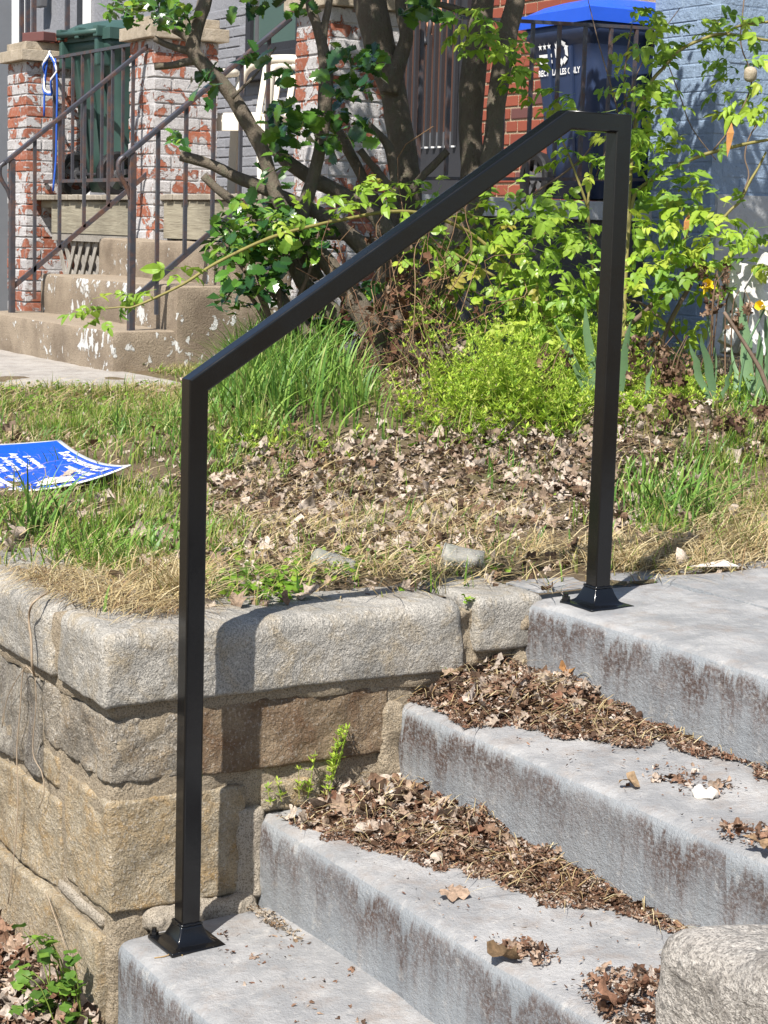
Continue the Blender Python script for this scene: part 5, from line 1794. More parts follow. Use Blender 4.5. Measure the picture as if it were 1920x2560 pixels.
BR_P = [(0.12, 0.07, 0.045, 3), (0.20, 0.125, 0.08, 3), (0.30, 0.21, 0.15, 1.5), (0.07, 0.04, 0.03, 1.5)]
dead_clump('shrivelled brown dead plant low between the iris fans', 1660, 920, 90, 90, 6.2, 260, BR_P, 0, 10, 1)
dead_clump('tall brown dead seed stalk left of the white block', 1785, 740, 28, 70, 6.3, 90, BR_P, 0, 4, 2)
dead_clump('tall brown dead seed stalk in front of the white block', 1846, 780, 22, 60, 6.2, 70, BR_P, 0, 4, 3)
dead_clump('brown withered clump left of the right rail post', 1370, 920, 45, 70, 6.1, 110, BR_P, 0, 8, 4)
dead_clump('grey brown withered clump under the lime weeds', 1090, 880, 70, 45, 6.3, 110, [(0.25, 0.19, 0.14, 3), (0.34, 0.28, 0.22, 2), (0.14, 0.09, 0.06, 2)], 0, 10, 5)
dead_clump('dark brown withered clump beside the fallen branch', 1690, 1020, 50, 40, 5.8, 90, BR_P, 0, 6, 6)
dead_clump('brown withered leaves at the right edge under the iris', 1850, 1060, 70, 40, 5.7, 110, BR_P, 0, 6, 7)
o = limb('fallen_branch', [(1635, 996), (1689, 986), (1781, 1001), (1828, 1017), (1874, 1048), (1935, 1075)], [4, 5, 5.5, 5.5, 5, 5], 6.5, 6, None, 'canedk', 3, 0.1)
tag(o, 'thin bare grey branch lying across the withered plants at the right', 'branch')
o = limb('dead_cane', [(1810, 780), (1859, 855), (1897, 917), (1913, 955), (1935, 1010)], [4, 5, 6, 6, 6], 5.9, 6, None, 'canedk', 3, 0.1)
tag(o, 'brown bare cane leaning in front of the iris at the right edge', 'branch')


# ------------------------------------------------------------------ irises
def iris(label, blades_, dep):
    t = thing('iris_plant', label, 'iris', tuple(at(blades_[0][0][0], blades_[0][0][1], dep)), 0, 'irises in the bed')
    for (bx, by), (tx, ty), wpx in blades_:
        A, Bp = at(bx, by, dep), at(tx, ty, dep + R_.normal() * 0.05)
        A[2] = min(A[2], float(gz(A[0], A[1])) - 0.01)
        ax = RT * math.cos(0.4) + FW * math.sin(R_.uniform(-0.6, 0.6))
        V, F = [], []
        N = 7
        for k in range(N + 1):
            q = k / N
            c = A + (Bp - A) * q + RT * 0.02 * math.sin(q * 3) * R_.uniform(-0.4, 0.4) - FW * 0.05 * q * q
            wd = 0.78 * wpx * dep / FPX * (0.75 + 0.5 * math.sin(q * 2.2)) * (1 - q ** 3.5) / 2 * 0.95 + 0.0004
            V += [c - ax * wd, c - FW * 0.002, c + ax * wd]
        for k in range(N):
            F += [(3 * k, 3 * k + 1, 3 * k + 4, 3 * k + 3), (3 * k + 1, 3 * k + 2, 3 * k + 5, 3 * k + 4)]
        MB().add(V, F).build('leaf', 'iris', t, True)


iris('iris fan with spread grey green blades left of the right rail post', [((1478, 990), (1382, 808), 24), ((1490, 985), (1460, 765), 30), ((1500, 1000), (1425, 890), 22), ((1545, 990), (1575, 800), 26)], 6.15)
iris('iris fan with two broad blades right of the right rail post', [((1778, 1010), (1717, 860), 30), ((1790, 1010), (1747, 838), 30), ((1620, 985), (1622, 915), 16), ((1800, 1010), (1830, 900), 14)], 6.05)
iris('dense iris fan at the right edge below the daffodil', [((1888, 1020), (1842, 735), 40), ((1900, 1020), (1890, 830), 26), ((1915, 1020), (1925, 740), 32), ((1880, 1010), (1860, 850), 22), ((1935, 1010), (1905, 790), 26), ((1850, 1015), (1822, 870), 14)], 6.05)


def daffodil(label, x, y, dep, face, stem, pm='cream'):
    t = thing('daffodil', label, 'daffodil', tuple(at(stem[0], stem[1], dep)))
    limb('stem', [stem, ((stem[0] + x) / 2 - 10, (stem[1] + y) / 2), (x + 3, y + 6)], [3.5, 3, 2.5], dep, 6, t, 'iris', 4, 0)
    c = at(x, y, dep)
    f = face / np.linalg.norm(face)
    u = np.cross(f, (0, 0, 1.0))
    u /= np.linalg.norm(u)
    v = np.cross(u, f)
    for k in range(6):
        a = k * math.pi / 3
        d = u * math.cos(a) + v * math.sin(a)
        s_ = -u * math.sin(a) + v * math.cos(a)
        V = [c, c + d * 0.014 + s_ * 0.009, c + d * 0.030 - f * 0.012, c + d * 0.014 - s_ * 0.009]
        MB().add(V, [(0, 1, 2), (0, 2, 3)]).build('petal', pm, t)
    b = MB()
    V, F = [], []
    for k, (z, r) in enumerate(((0, 0.008), (0.02, 0.010), (0.030, 0.015))):
        for j in range(12):
            a = j * math.pi / 6
            V.append(c + f * z + (u * math.cos(a) + v * math.sin(a)) * r * (1.12 if (k == 2 and j % 2) else 1))
    F = [(k * 12 + j, k * 12 + (j + 1) % 12, k * 12 + 12 + (j + 1) % 12, k * 12 + 12 + j) for k in range(2) for j in range(12)]
    b.add(V, F).build('trumpet', 'yellow', t, True)


daffodil('daffodil with a yellow trumpet in front of the white block at the right edge', 1908, 768, 5.95, np.array((0.1, -0.9, 0.2)) - FW * 0.4, (1850, 960))
daffodil('small yellow daffodil low among the dead stalks left of the white block', 1770, 716, 6.35, np.array((0.5, -0.5, 0.3)), (1790, 900), 'yellow')

# white block with crossed ribs
wb = thing('concrete_block', 'broken whitewashed garden block with crossed ribs at the right edge', 'garden ornament', tuple(at(1880, 880, 6.8)))
BD = 6.8
for a, c, wpx in (((1812, 860), (1925, 640), 36), ((1805, 655), (1900, 860), 34), ((1800, 668), (1850, 672), 26), ((1890, 740), (1960, 780), 40), ((1850, 860), (1960, 880), 40)):
    A, Bq = at(a[0], a[1], BD), at(c[0], c[1], BD)
    MB().bar(A, Bq, wpx * BD / FPX, 0.07, tuple(FW)).build('rib', 'white_block', wb, bevel=0.006)
MB().bar(at(1815, 770, BD + 0.16), at(1990, 790, BD + 0.16), 230 * BD / FPX, 0.08, tuple(FW)).build('back', 'white_block', wb, bevel=0.006)

# ================================================================== lime coloured cleavers and small weeds
def whorl_stems(base, hgt, lean, rng, lsize=0.024, pal=LIME, gap=0.022, nleaf=6):
    Vs, Fs, Cs, nb = [], [], [], 0
    for p, h_, l_ in zip(base, hgt, lean):
        n = max(3, int(h_ / (gap * rng.uniform(0.7, 1.5))))
        t = np.clip((np.arange(n) + 0.6 + rng.uniform(-0.35, 0.35, n)) / n, 0, 1)
        c = p + np.outer(t * h_, (0, 0, 1.0)) + np.outer(t * t * h_, l_)
        a = rng.uniform(0, 6.28, n)[:, None] + np.arange(nleaf)[None] * 6.283 / nleaf
        L = lsize * (1.1 - 0.5 * t)[:, None] * rng.uniform(0.8, 1.2, (n, nleaf))
        d = np.stack([np.cos(a) * 0.85, np.sin(a) * 0.85, rng.uniform(0.1, 1.0, a.shape)], -1)
        s_ = np.stack([-np.sin(a), np.cos(a), np.zeros_like(a)], -1)
        C0 = c[:, None, :]
        v = np.stack([C0 + 0 * d, C0 + d * (L * 0.6)[..., None] + s_ * (L * 0.20)[..., None], C0 + d * L[..., None], C0 + d * (L * 0.6)[..., None] - s_ * (L * 0.20)[..., None]], 2)
        v = v.reshape(-1, 3)
        q = len(v) // 4
        Vs.append(v)
        Fs.append(np.arange(q * 4).reshape(-1, 4) + nb)
        Cs.append(np.repeat(pick(pal, q, 0.15, rng), 4, axis=0))
        nb += len(v)
        # stem as a thin blade
        e = p + np.array((0, 0, h_)) + np.asarray(l_) * h_
        sd = RT * 0.0011
        Vs.append(np.array([p - sd, p + sd, e + sd * 0.4, e - sd * 0.4]))
        Fs.append(np.array([[0, 1, 2, 3]]) + nb)
        Cs.append(np.repeat(pick(pal, 1, 0.1, rng), 4, axis=0))
        nb += 4
    return np.vstack(Vs), np.vstack(Fs), np.vstack(Cs)


rw_ = np.random.default_rng(21)
d = dens([(1230, 1030, 200, 90, 0.8), (1380, 1010, 200, 110, 0.8), (1110, 1060, 150, 70, 0.35), (1520, 1000, 140, 80, 0.6), (1680, 990, 130, 70, 0.4), (620, 1120, 130, 50, 0.18), (840, 1130, 100, 40, 0.3), (1840, 1010, 60, 60, 0.4)])
m_ = R_.random(len(qx)) < d * 0.075
b_ = PC[m_]
n_ = len(b_)
hh = rw_.uniform(0.04, 0.24, n_) * np.clip(1.2 - np.abs(qx[m_] - 1300) / 450, 0.3, 1) * np.clip(1.05 + 0.8 * fbm(b_, 6, 2, 9), 0.3, 1.6)
stuff('cleavers', [whorl_stems(b_, hh, rw_.normal(size=(n_, 3)) * np.array((0.55, 0.55, 0)), rw_)], 'weed', 'soft mass of lime green whorled weeds under the rose', 'weeds')

# clover like ground weeds near the cap
d = dens([(640, 1480, 170, 50, 1.0), (820, 1430, 130, 40, 0.7), (1000, 1420, 140, 35, 0.3), (300, 1000, 400, 90, 0.35), (560, 1440, 90, 60, 0.6), (1240, 1430, 60, 25, 0.5), (1180, 1100, 200, 50, 0.3), (1450, 1050, 150, 80, 0.3), (150, 890, 120, 40, 0.6)], 0.006)
m_ = R_.random(len(qx)) < d * near * 0.22
b_ = PC[m_]
n_ = len(b_)
b_ = b_ + np.stack([0 * b_[:, 0], 0 * b_[:, 0], rw_.uniform(0.008, 0.035, n_)], 1)
RND = []
for k in range(4):
    th = np.linspace(0, 6.283, 7)[:-1]
    v = np.vstack([[(0, 0, 0)], np.stack([0.5 * np.cos(th), 0.42 * np.sin(th), 0.12 * np.cos(th * 2 + k)], 1)])
    RND.append((v, np.array([(0, 1 + j, 1 + (j + 1) % 6) for j in range(6)])))
stuff('ground_weeds', [scatter(RND, b_, rw_.uniform(0.010, 0.024, n_), np.full(n_, 0.7), pick([(0.16, 0.30, 0.03, 3), (0.24, 0.38, 0.04, 3), (0.11, 0.22, 0.03, 2)], n_, 0.15, rw_))], 'weed',
      'small round leaved green weeds creeping behind the granite cap', 'weeds')


def weed_plant(label, pts, cat='weed', lsize=0.022, pal=LIME, nleaf=6, gap=0.014):
    """pts: list of (base point, height, lean)"""
    V, F, C = whorl_stems(np.array([p[0] for p in pts]), [p[1] for p in pts], np.array([p[2] for p in pts]), rw_, lsize, pal, gap, nleaf)
    o = link('weed', npmesh('weed', V, F, 'weed', C))
    return tag(o, label, cat)


w0 = np.array((0.016, 0.42, 0.225))
weed_plant('lime green cleavers growing from the wall joint on the second step', [(w0, 0.10, (0.1, 0.1, 0)), (w0 + (0, -0.02, 0), 0.07, (0.3, -0.2, 0)), (w0 + (0, -0.06, 0.0), 0.06, (0.3, -0.4, 0)), (w0 + (0.01, 0.04, 0), 0.15, (0.1, 0.25, 0)),
           (w0 + (0, 0.055, 0.04), 0.11, (0.15, 0.1, 0)), (w0 + (0.01, -0.09, 0), 0.05, (0.2, -0.3, 0)), (w0 + (0, 0.07, 0.06), 0.09, (0.1, 0.2, 0))], lsize=0.016)
w1 = np.array((0.012, 0.745, 0.462))
V, F, C = scatter(RND, w1 + rw_.normal(size=(16, 3)) * np.array((0.006, 0.012, 0.008)), rw_.uniform(0.010, 0.018, 16), np.full(16, 1.0), pick(LIME, 16))
tag(link('weed', npmesh('weed', V, F, 'weed', C)), 'tiny round leaved weed in the joint under the cap', 'weed')
w1 = np.array((0.0, 0.80, 0.604))
V, F, C = scatter(RND, w1 + rw_.normal(size=(14, 3)) * np.array((0.006, 0.008, 0.004)), rw_.uniform(0.008, 0.014, 14), np.full(14, 0.8), pick(LIME, 14))
tag(link('weed', npmesh('weed', V, F, 'weed', C)), 'tiny green weed on top of the joint between the cap stones', 'weed')
# round leaved weed at the wall foot, bottom left
wp = thing('weed', 'round leaved green weed at the wall foot beside the bottom step', 'weed', (-0.08, -0.05, -0.2))
b = MB()
tips = []
for k in range(26):
    x0, y0 = -0.06 + rw_.normal() * 0.05, -0.05 + rw_.normal() * 0.015
    x1, z1 = x0 + rw_.normal() * 0.09 - 0.02, -0.19 + min(abs(rw_.normal()), 1.7) * 0.085
    y1 = y0 - 0.03 + rw_.normal() * 0.02
    P = [(x0, y0, -0.21), ((x0 + x1) / 2, (y0 + y1) / 2, -0.19 + (z1 + 0.2) * 0.7), (min(x1, 0.02), y1, z1)]
    b.tube(P, [0.0016, 0.0014, 0.001], 4, 3, 0, (0.22, 0.30, 0.06), False)
    for t in (0.5, 0.75, 1.0, 1.0):
        q = np.array(P[1]) * (1 - t) + np.array(P[2]) * t
        tips.append(q + rw_.normal(size=3) * 0.008)
b.build('stem', 'weed', wp, True)
LB = []
for k in range(3):
    th = np.linspace(0, 6.283, 13)[:-1]
    r = 0.5 * (1 + 0.10 * np.cos(th * 6))
    v = np.vstack([[(0, 0, -0.05)], np.stack([r * np.cos(th), r * np.sin(th), 0.08 * np.cos(th * 3 + k)], 1)])
    LB.append((v, np.array([(0, 1 + j, 1 + (j + 1) % 12) for j in range(12)])))
tips = np.array(tips)
V, F, C = scatter(LB, tips, rw_.uniform(0.016, 0.034, len(tips)), np.full(len(tips), 0.8), pick([(0.12, 0.24, 0.035, 3), (0.18, 0.32, 0.045, 3), (0.08, 0.17, 0.03, 2)], len(tips), 0.15, rw_), rw_)
tag(link('foliage', npmesh('foliage', V, F, 'weed', C), wp, world=True), None, None, None, 'stuff')

# straw tufts on the cap edge by the posts
def tuft(label, c, n, hlo, hhi, pal, fl, spread, seed, wid=(0.0014, 0.0028), bendr=(0.3, 1.0)):
    rng = np.random.default_rng(seed)
    p = np.array(c) + rng.normal(size=(n, 3)) * np.array((spread, spread, 0.0))
    V, F, C = blades(p, rng.uniform(hlo, hhi, n), rng.uniform(*wid, n), rng.uniform(0, 6.28, n), rng.uniform(*bendr, n), pick(pal, n, 0.15, rng), 5, rng.uniform(0, fl, n))
    o = link('grass_tuft', npmesh('grass_tuft', V, F, 'straw', C))
    return tag(o, label, 'grass tuft', None, 'stuff')


tuft('straw coloured dry grass tuft behind the lower rail post', tuple(onp(450, 1500, 2, 0.60)), 230, 0.06, 0.19, STRAW + [(0.28, 0.30, 0.08, 1.5)], 0.5, 0.03, 31)
tuft('dry grass tuft behind the base of the upper rail post', tuple(onp(1570, 1425, 2, 0.605)), 170, 0.04, 0.09, STRAW + [(0.28, 0.30, 0.08, 1.5)], 0.4, 0.018, 32)
tuft('straw and green grass tuft at the right edge above the landing', tuple(onp(1880, 1370, 2, 0.62)), 420, 0.06, 0.18, STRAW + [(0.22, 0.32, 0.06, 3)], 0.7, 0.05, 33)
tuft('green grass tuft with broad blades in front of the blue sign', tuple(onp(110, 1330, 2, 0.61)), 46, 0.10, 0.26, [(0.12, 0.25, 0.05, 3), (0.18, 0.32, 0.06, 2)], 0.25, 0.05, 34, (0.004, 0.009), (0.2, 0.8))
tuft('tuft of tall green blades standing right of the sign', tuple(onp(330, 1120, 2, 0.64)), 60, 0.10, 0.24, [(0.12, 0.25, 0.05, 3), (0.20, 0.34, 0.06, 2)], 0.2, 0.06, 35, (0.003, 0.006), (0.1, 0.6))
tuft('sparse tuft of green blades in the leaf litter', tuple(onp(1060, 1210, 2, 0.62)), 26, 0.10, 0.24, [(0.10, 0.21, 0.04, 3), (0.16, 0.30, 0.05, 2)], 0.2, 0.015, 36, (0.003, 0.006), (0.2, 0.8))
tuft('rank green tuft right of the upper rail post', tuple(onp(1690, 1290, 2, 0.64)), 130, 0.08, 0.26, [(0.10, 0.22, 0.04, 3), (0.17, 0.31, 0.05, 2), (0.4, 0.36, 0.15, 1)], 0.5, 0.06, 37, (0.003, 0.006), (0.2, 0.9))
tuft('green grass tuft on the street side behind the granite cap', tuple(onp(230, 1400, 2, 0.61)), 150, 0.06, 0.16, [(0.14, 0.27, 0.04, 3), (0.22, 0.34, 0.06, 2), (0.42, 0.36, 0.16, 1)], 0.4, 0.07, 38, (0.002, 0.004), (0.2, 0.8))
# thin straw mat hanging over the cap
n_ = 1500
p = np.stack([-0.62 + 0.66 * R_.random(n_), 0.02 + 0.13 * R_.random(n_), np.full(n_, 0.607)], 1)
p[:, 1] += np.clip(p[:, 0] + 0.35, 0, 1) * 0.30
keep = p[:, 0] < -0.05
p = p[keep]
n_ = len(p)
p[:, 2] += R_.uniform(0, 0.012, n_)
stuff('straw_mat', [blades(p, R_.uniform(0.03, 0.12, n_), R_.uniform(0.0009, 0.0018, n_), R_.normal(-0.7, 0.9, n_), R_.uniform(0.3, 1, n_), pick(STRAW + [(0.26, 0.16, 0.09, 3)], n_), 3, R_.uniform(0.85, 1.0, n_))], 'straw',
      'fine brown straw matted over the granite cap left of the post', 'dry grass')


# ------------------------------------------------------------------ leaf piles on the treads
def pile(name, label, k, xs, yf, yr, hmax, nleaf, nfrag, nstraw, seed, xend, hx, lsz=(0.022, 0.055)):
    rng = np.random.default_rng(seed)
    M = 90000
    x = rng.uniform(xs[0] if np.isscalar(xs[0]) else 0, xend, M)
    y = rng.uniform(ST[k][0], yr, M)
    f = np.interp(x, xs, yf) + 0.05 * fbm(np.stack([x, y, 0 * x], 1), 11, 4, seed)
    inside = y > f
    x, y, f = x[inside], y[inside], f[inside]
    t = np.clip((y - f) / 0.15, 0, 1)
    hgt = np.interp(x, hx[0], hx[1]) * hmax * t * (0.75 + 0.6 * fbm(np.stack([x, y, 0 * x], 1), 16, 3, seed + 9))
    hgt = np.maximum(hgt, 0.001)
    z0 = treadz(k, y)
    n = len(x)

    def take(cnt):
        i = rng.choice(n, min(cnt, n), replace=False)
        return i

    i = take(nleaf)
    parts = []
    dens_ok = rng.random(len(i)) < (0.25 + 0.75 * t[i]) * np.clip(1.25 - 1.3 * x[i], 0.12, 1)
    i = i[dens_ok]
    P = np.stack([x[i], y[i], z0[i] + 0.006 + hgt[i] * rng.uniform(0.75, 1.1, len(i))], 1)
    palette = [TAN, RUST]
    cl = np.where((rng.random(len(i)) < np.clip(0.8 - x[i] * 1.5, 0.12, 0.8))[:, None], pick(TAN, len(i), 0.15, rng), pick(RUST, len(i), 0.2, rng))
    sz = rng.uniform(lsz[0], lsz[1], len(i)) * rng.uniform(0.6, 1.25, len(i)) * np.clip(1.15 - 1.1 * x[i], 0.4, 1.1)
    parts.append(scatter(LEAF, P, sz, np.full(len(i), 1.0), cl, rng))
    i = take(nfrag)
    P = np.stack([x[i], y[i], z0[i] + 0.003 + hgt[i] * rng.uniform(0.35, 1.12, len(i))], 1)
    parts.append(scatter(FRAG, P, rng.uniform(0.004, 0.020, len(i)), np.full(len(i), 1.0), pick(RUST, len(i), 0.25, rng), rng))
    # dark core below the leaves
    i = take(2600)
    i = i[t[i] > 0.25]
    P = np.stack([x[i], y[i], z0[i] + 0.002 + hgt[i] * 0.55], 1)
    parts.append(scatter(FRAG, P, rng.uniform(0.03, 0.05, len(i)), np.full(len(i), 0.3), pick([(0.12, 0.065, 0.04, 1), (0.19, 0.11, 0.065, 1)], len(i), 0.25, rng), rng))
    # thin scatter outside the pile
    xo = rng.uniform(0.02, 1.66, 380)
    yo = rng.uniform(ST[k][0] + 0.02, yr - 0.005, 380)
    P = np.stack([xo, yo, treadz(k, yo) + 0.003], 1)
    parts.append(scatter(FRAG, P, rng.uniform(0.004, 0.014, 380), np.full(380, 0.25), pick(RUST, 380, 0.25, rng), rng))
    o = stuff(name, parts, 'litter', label, 'leaf pile')
    # straw strands through the pile
    i = take(nstraw)
    P = np.stack([x[i], y[i], z0[i] + 0.008 + hgt[i]], 1)
    V, F, C = blades(P, rng.uniform(0.03, 0.11, len(i)), rng.uniform(0.0012, 0.0022, len(i)), rng.uniform(0, 6.28, len(i)), rng.uniform(0.3, 1, len(i)), pick(STRAW + [(0.16, 0.09, 0.05, 3)], len(i), 0.15, rng), 3, rng.uniform(0.8, 1, len(i)))
    s2 = link('straw', npmesh('straw', V, F, 'straw', C), o)
    tag(s2, None, None, None, 'stuff')


pile('leaf_pile', 'deep drift of dry leaves in the corner of the third step under the landing', 2, [0.0, 0.03, 0.24, 0.34, 0.44, 0.54, 0.64, 0.9, 1.4], [0.655, 0.65, 0.665, 0.72, 0.79, 0.865, 0.905, 0.93, 0.938], 0.945, 0.056, 300, 13000, 300, 41, 1.45, ([0, 0.15, 0.35, 0.5, 0.7, 1.4], [1, 0.9, 0.5, 0.28, 0.12, 0.06]))
pile('leaf_pile', 'long drift of dry leaves along the back of the second step', 1, [0.0, 0.1, 0.2, 0.3, 0.37, 0.48, 0.61, 0.73, 0.82, 0.95, 1.4], [0.43, 0.385, 0.345, 0.355, 0.40, 0.465, 0.50, 0.54, 0.585, 0.615, 0.632], 0.642, 0.040, 330, 16000, 300, 42, 1.5, ([0, 0.12, 0.3, 0.6, 0.8, 1.4], [1, 1, 0.7, 0.42, 0.2, 0.08]))


def heap(label, k, c, rad, n, seed, hm=0.02, pal=RUST, lsz=(0.012, 0.034)):
    rng = np.random.default_rng(seed)
    a, q = rng.uniform(0, 6.283, n), np.sqrt(rng.random(n))
    P = np.stack([c[0] + rad[0] * q * np.cos(a), c[1] + rad[1] * q * np.sin(a), np.zeros(n)], 1)
    P[:, 2] = treadz(k, P[:, 1]) + 0.003 + hm * (1 - q) * rng.random(n)
    n = n * 2
    P = np.repeat(P, 2, axis=0) + rng.normal(size=(n, 3)) * np.array((0.008, 0.006, 0.001))
    i = n // 9
    parts = [scatter(LEAF, P[:i], rng.uniform(*lsz, i), np.full(i, 1.2), pick(pal, i, 0.2, rng), rng), scatter(FRAG, P[i:], rng.uniform(0.004, 0.018, n - i), np.full(n - i, 0.7), pick(pal, n - i, 0.25, rng), rng)]
    stuff('leaf_heap', parts, 'litter', label, 'leaf heap')


heap('heap of rusty leaf crumbs on the second step beside the banded granite', 1, (1.13, 0.42), (0.14, 0.09), 620, 51, 0.022)
heap('small clump of dry leaf crumbs on the second step below the long drift', 1, (0.87, 0.375), (0.055, 0.035), 90, 52, 0.018)
heap('thin scatter of leaf crumbs in the middle of the third step', 2, (0.74, 0.80), (0.10, 0.06), 70, 53, 0.004)
heap('small clump of leaf crumbs on the third step at the right edge', 2, (1.02, 0.70), (0.06, 0.05), 90, 54, 0.015)
heap('crumbs of leaf and grit at the back of the bottom step', 0, (0.14, 0.285), (0.13, 0.018), 110, 55, 0.004, [(0.46, 0.40, 0.33, 3), (0.36, 0.28, 0.2, 2), (0.24, 0.16, 0.1, 1)], (0.006, 0.014))
heap('sparse crumbs across the bottom step', 0, (0.40, 0.20), (0.30, 0.10), 60, 56, 0.003, RUST, (0.008, 0.016))

# single leaves
def one_leaf(label, p, size, col, k, tilt=0.25, yaw=0.0):
    tv, tf = LEAF[k]
    M = rotmats(np.array([yaw]), np.array([tilt]), np.array([yaw + 1.0]))[0]
    V = tv @ M.T * size
    V[:, 2] -= V[:, 2].min() - 0.001
    o = link('dry_leaf', npmesh('dry_leaf', V, tf, 'litter', np.tile(np.array(col), (len(V), 1))), None, tuple(p))
    return tag(o, label, 'leaf', 'single dry leaves on the steps')


def tp(px, py, k):
    P = onp(px, py, 2, ST[k][1] + 0.012)
    P[2] = treadz(k, P[1])
    return P


one_leaf('pale curled dry leaf alone in the middle of the second step', tp(1125, 2235, 1), 0.062, (0.42, 0.30, 0.22), 2, 0.2, 0.6)
one_leaf('large dark brown leaf hanging at the nosing of the second step', tp(1255, 2385, 1), 0.066, (0.19, 0.125, 0.07), 13, 0.3, 2.2)
one_leaf('brown curled leaf alone on the third step', tp(1570, 1955, 2), 0.050, (0.36, 0.25, 0.15), 15, 0.2, 0.3)
one_leaf('orange brown smooth leaf on top of the third step drift', tp(1420, 1750, 2) + np.array((0, 0, 0.045)), 0.065, (0.46, 0.24, 0.10), 13, 0.4, 0.2)
one_leaf('tan leaf at the right edge of the third step', tp(1895, 2120, 2), 0.055, (0.36, 0.24, 0.14), 5, 0.4, 1.7)
one_leaf('rusty curled leaf next to the banded granite stone', tp(1505, 2515, 1) + np.array((0, 0, 0.008)), 0.052, (0.26, 0.14, 0.09), 14, 0.3, 0.9)
one_leaf('tiny dry leaf scrap on the bottom step right of the post', tp(632, 2402, 0), 0.022, (0.34, 0.24, 0.18), 7, 0.2, 0.9)

# crumpled white scrap on the third step
V, F = rbox((-0.019, -0.013, 0), (0.019, 0.013, 0.014), 0.007, 0.003, 0.007, 90, 8)
o = link('paper_wad', npmesh('paper_wad', V, F, 'paper'), None, tuple(tp(1762, 1988, 2)), (0, 0, 0.5))
tag(o, 'small crumpled white wad lying on the third step', 'litter')
# flat paper scrap on the straw above the landing
P = onp(1785, 1418, 2, 0.622)
o = MB().add([P + (-0.03, -0.05, 0), P + (0.025, -0.045, 0.008), P + (0.03, 0.05, 0.004), P + (-0.02, 0.045, 0.012)], [(0, 1, 2, 3)]).build('paper_scrap', 'paper')
tag(o, 'flat white paper scrap on the straw above the landing', 'litter')


# crushed clear plastic cups
def cup(label, p, yaw, tilt, L, seed):
    rng = np.random.default_rng(seed)
    V, F = [], []
    N, K = 20, 7
    for k in range(K):
        t = k / (K - 1)
        for j in range(N):
            a = 2 * math.pi * j / N
            r = (0.031 - 0.008 * t) * (1 + 0.10 * math.sin(2 * a + seed) + 0.05 * rng.normal() * (0.3 + t))
            V.append((L * t, r * math.cos(a), r * math.sin(a) * 0.78))
    for k in range(K - 1):
        for j in range(N):
            F.append((k * N + j, k * N + (j + 1) % N, k * N + N + (j + 1) % N, k * N + N + j))
    F.append(tuple((K - 1) * N + j for j in range(N)))
    t = thing('plastic_cup', label, 'cup', tuple(p), yaw)
    t.rotation_euler = (0.2, tilt, yaw)
    bo = MB().add(V, F).build('wall', 'clear', t, True, False)
    ring = [(0.0, (0.032) * math.cos(2 * math.pi * j / N) * (1 + 0.10 * math.sin(4 * math.pi * j / N + seed)), 0.78 * 0.032 * math.sin(2 * math.pi * j / N)) for j in range(N + 1)]
    MB().tube(ring, 0.0018, 5).build('rim', 'clear', t, True, False)


cup('crushed dirty clear plastic cup among the leaves, right one with an upright rim', onp(1110, 1385, 2, 0.645), math.radians(50), 0.10, 0.09, 1)
cup('flattened dirty plastic cup lying left in the leaves behind the cap', onp(790, 1400, 2, 0.625), math.radians(35), 0.12, 0.10, 5)

# ------------------------------------------------------------------ fallen blue yard sign
SO = np.array((-1.60, 0.715, 0.0))
US, VS = np.array((-0.998, 0.06, 0)), np.array((-0.06, -0.998, 0))
SW, SH = 0.64, 0.50


def sgn(u, v, off=0.0):
    """u along the lettering, v up the sign"""
    a, c = u / SW, v / SH
    z = 0.648 + 0.055 * a ** 1.2 + 0.055 * (1 - a) ** 2 * (1 - c) ** 3 - 0.020 * np.sin(a * 3.1) * (0.4 + 0.6 * c) - 0.012 * np.sin(c * 3.1) + 0.03 * np.clip(a - 0.8, 0, 1) * c
    P = SO + US * u + VS * v
    return np.array((P[0], P[1], z + off))


ys = thing('yard_sign', 'fallen blue yard sign with white lettering lying upside down on the grass', 'sign', tuple(SO + np.array((-0.3, -0.2, 0.64))))
def sheet(u0, u1, v0, v1, off, name, mat, nu=24, nv=14, parent=None, holes=None):
    V = [sgn(u0 + (u1 - u0) * i / nu, v0 + (v1 - v0) * j / nv, off) for i in range(nu + 1) for j in range(nv + 1)]
    F = [(i * (nv + 1) + j, (i + 1) * (nv + 1) + j, (i + 1) * (nv + 1) + j + 1, i * (nv + 1) + j + 1) for i in range(nu) for j in range(nv)]
    return MB().add(V, F).build(name, mat, parent or ys, True, parent is None or parent is ys)


bd_ = sheet(0, SW, 0, SH, 0, 'board', 'signwhite')
bd_.modifiers.new('thick', 'SOLIDIFY').thickness = 0.004
sheet(0.012, SW - 0.014, 0.016, SH - 0.012, 0.0014, 'print', 'signblue')


def sign_text(body, u, v, size, mat, bold=0.0):
    me = text_mesh(body, size, 'LEFT', bold)
    for vt in me.vertices:
        vt.co = sgn(u + vt.co.x, v + vt.co.y, 0.0040)
    me.materials.clear()
    me.materials.append(MAT[mat])
    link('lettering', me, ys, world=True)


sheet(0.012, SW - 0.014, 0.300, 0.385, 0.0027, 'band', 'signwhite')
sign_text('ACT FOR A FAIR', 0.04, 0.318, 0.078, 'signblue', 0.001)
sign_text('ACTRestaurantsDC.org', 0.05, 0.036, 0.044, 'signwhite', 0.0015)
sign_text('2080 Government', 0.05, 0.084, 0.032, 'signwhite', 0.001)
for k, tx in enumerate(('Vote by Mail,', 'Vote Early or', 'on Election Day', 'November 8')):
    sign_text(tx, 0.32, 0.252 - 0.036 * k, 0.032, 'signwhite', 0.001)
sign_text('Vote early', 0.16, 0.262, 0.026, 'signwhite', 0.001)
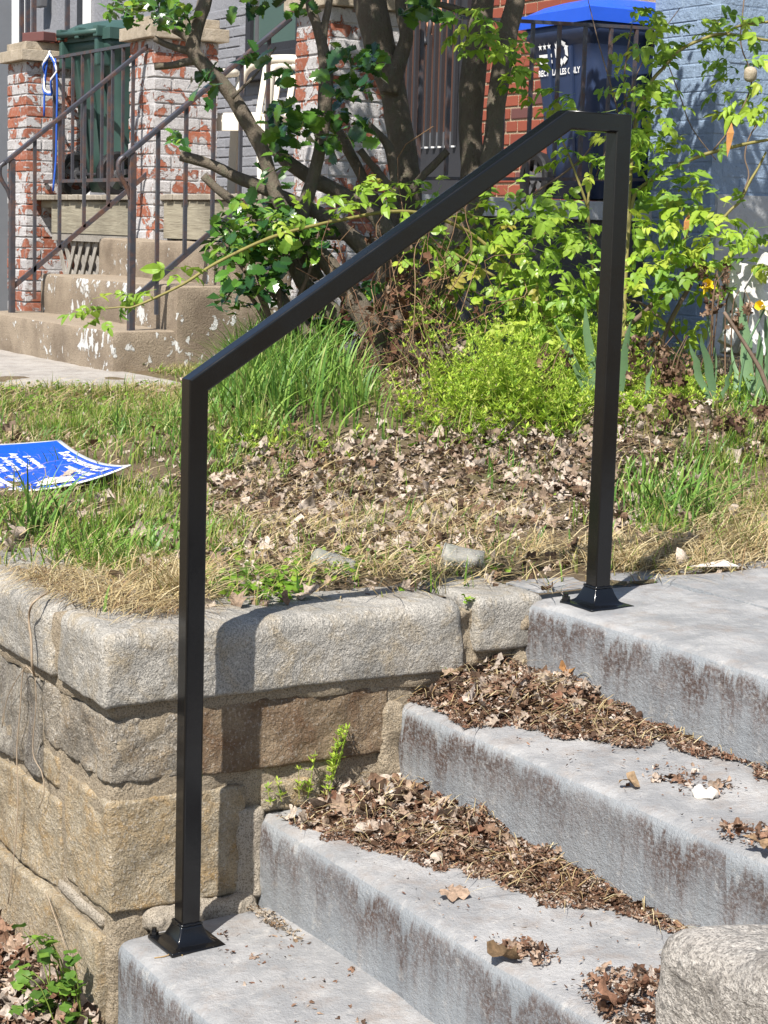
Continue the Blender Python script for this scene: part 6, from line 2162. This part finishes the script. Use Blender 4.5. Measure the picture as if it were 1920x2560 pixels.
# white arrow emblem
b = MB()
for poly in ([(0.03, 0.15), (0.10, 0.135), (0.10, 0.235), (0.05, 0.255)], [(0.10, 0.12), (0.17, 0.185), (0.10, 0.25)], [(0.02, 0.12), (0.09, 0.118), (0.05, 0.133)]):
    b.add([sgn(u, v, 0.004) for u, v in poly], [tuple(range(len(poly)))])
b.build('emblem', 'signwhite', ys)
b = MB()
for poly in ([(0.02, 0.40), (0.22, 0.39), (0.25, 0.44), (0.05, 0.45)],):
    b.add([sgn(u, v, 0.004) for u, v in poly], [tuple(range(len(poly)))])
b.build('emblem', 'signwhite', ys)

# ------------------------------------------------------------------ leaf mulch on the ground, bottom left
n_ = 1500
p = np.stack([-1.0 + 1.02 * R_.random(n_), -0.03 - 0.55 * R_.random(n_) ** 1.5, np.full(n_, -0.196)], 1)
p[:, 2] += 0.02 * R_.random(n_) + 0.03 * np.clip(0.12 + p[:, 1], 0, 0.1) / 0.1
L1 = scatter(LEAF, p[:500], R_.uniform(0.03, 0.07, 500), np.full(500, 0.8), pick(RUST + [(0.5, 0.42, 0.36, 2)], 500, 0.2))
p2 = np.repeat(p, 3, axis=0) + R_.normal(size=(n_ * 3, 3)) * np.array((0.03, 0.02, 0.003))
p2[:, 1] = np.minimum(p2[:, 1], -0.022)
L2 = scatter(FRAG, p2, R_.uniform(0.01, 0.035, len(p2)), np.full(len(p2), 0.6), pick(RUST, len(p2), 0.25))
stuff('leaf_mulch', [L1, L2], 'litter', 'brown leaf mulch on the ground at the foot of the wall, bottom left', 'leaf mulch')

# dry vine strands hanging over the cap on the street side
hv = thing('dry_vine', 'thin pale dry vine strands hanging over the cap on the street side of the wall', 'vine', (-0.45, -0.05, 0.6))
fz = lambda px, py, o=-0.03: onp(px, py, 1, o)
for pts, r in (([onp(220, 1458, 2, 0.612), onp(150, 1470, 2, 0.614), onp(90, 1500, 1, -0.044), fz(72, 1540, -.046), fz(78, 1600, -.045), fz(80, 1660, -.045), fz(86, 1690, -0.03)], 0.0026),
               ([fz(88, 1690, -.03), fz(60, 1670, -.028), fz(50, 1780, -.026), fz(42, 1880, -.026), fz(45, 2000, -.026), fz(36, 2130, -.028), fz(20, 2260, -.03)], 0.0014),
               ([fz(88, 1690, -.03), fz(90, 1760, -.026), fz(82, 1880, -.024), fz(104, 1930, -.022), fz(110, 1980, -.022), fz(98, 2020, -.024)], 0.0011),
               ([fz(60, 1670, -.028), fz(20, 1740, -.026), fz(5, 1820, -.026)], 0.0009),
               ([fz(115, 2230, -.034), fz(140, 2300, -.034), fz(165, 2370, -.034)], 0.001)):
    MB().tube(pts, r, 5, 4).build('strand', 'canedk' if r < 0.0012 else 'straw_c', hv, True) if False else MB().tube(pts, r, 5, 4, 0, (0.42, 0.33, 0.24)).build('strand', 'straw', hv, True)
# straw wisps on the bottom step
o = MB().tube([tp(386, 2388, 0) + (0, 0, .004), tp(420, 2386, 0) + (0, 0, .006), tp(448, 2376, 0) + (0, 0, .012), tp(456, 2388, 0) + (0, 0, .004)], 0.0012, 5, 4, 0, (0.40, 0.27, 0.13)).build('straw_wisp', 'straw')
tag(o, 'short bent straw wisp on the bottom step in front of the post base', 'straw')
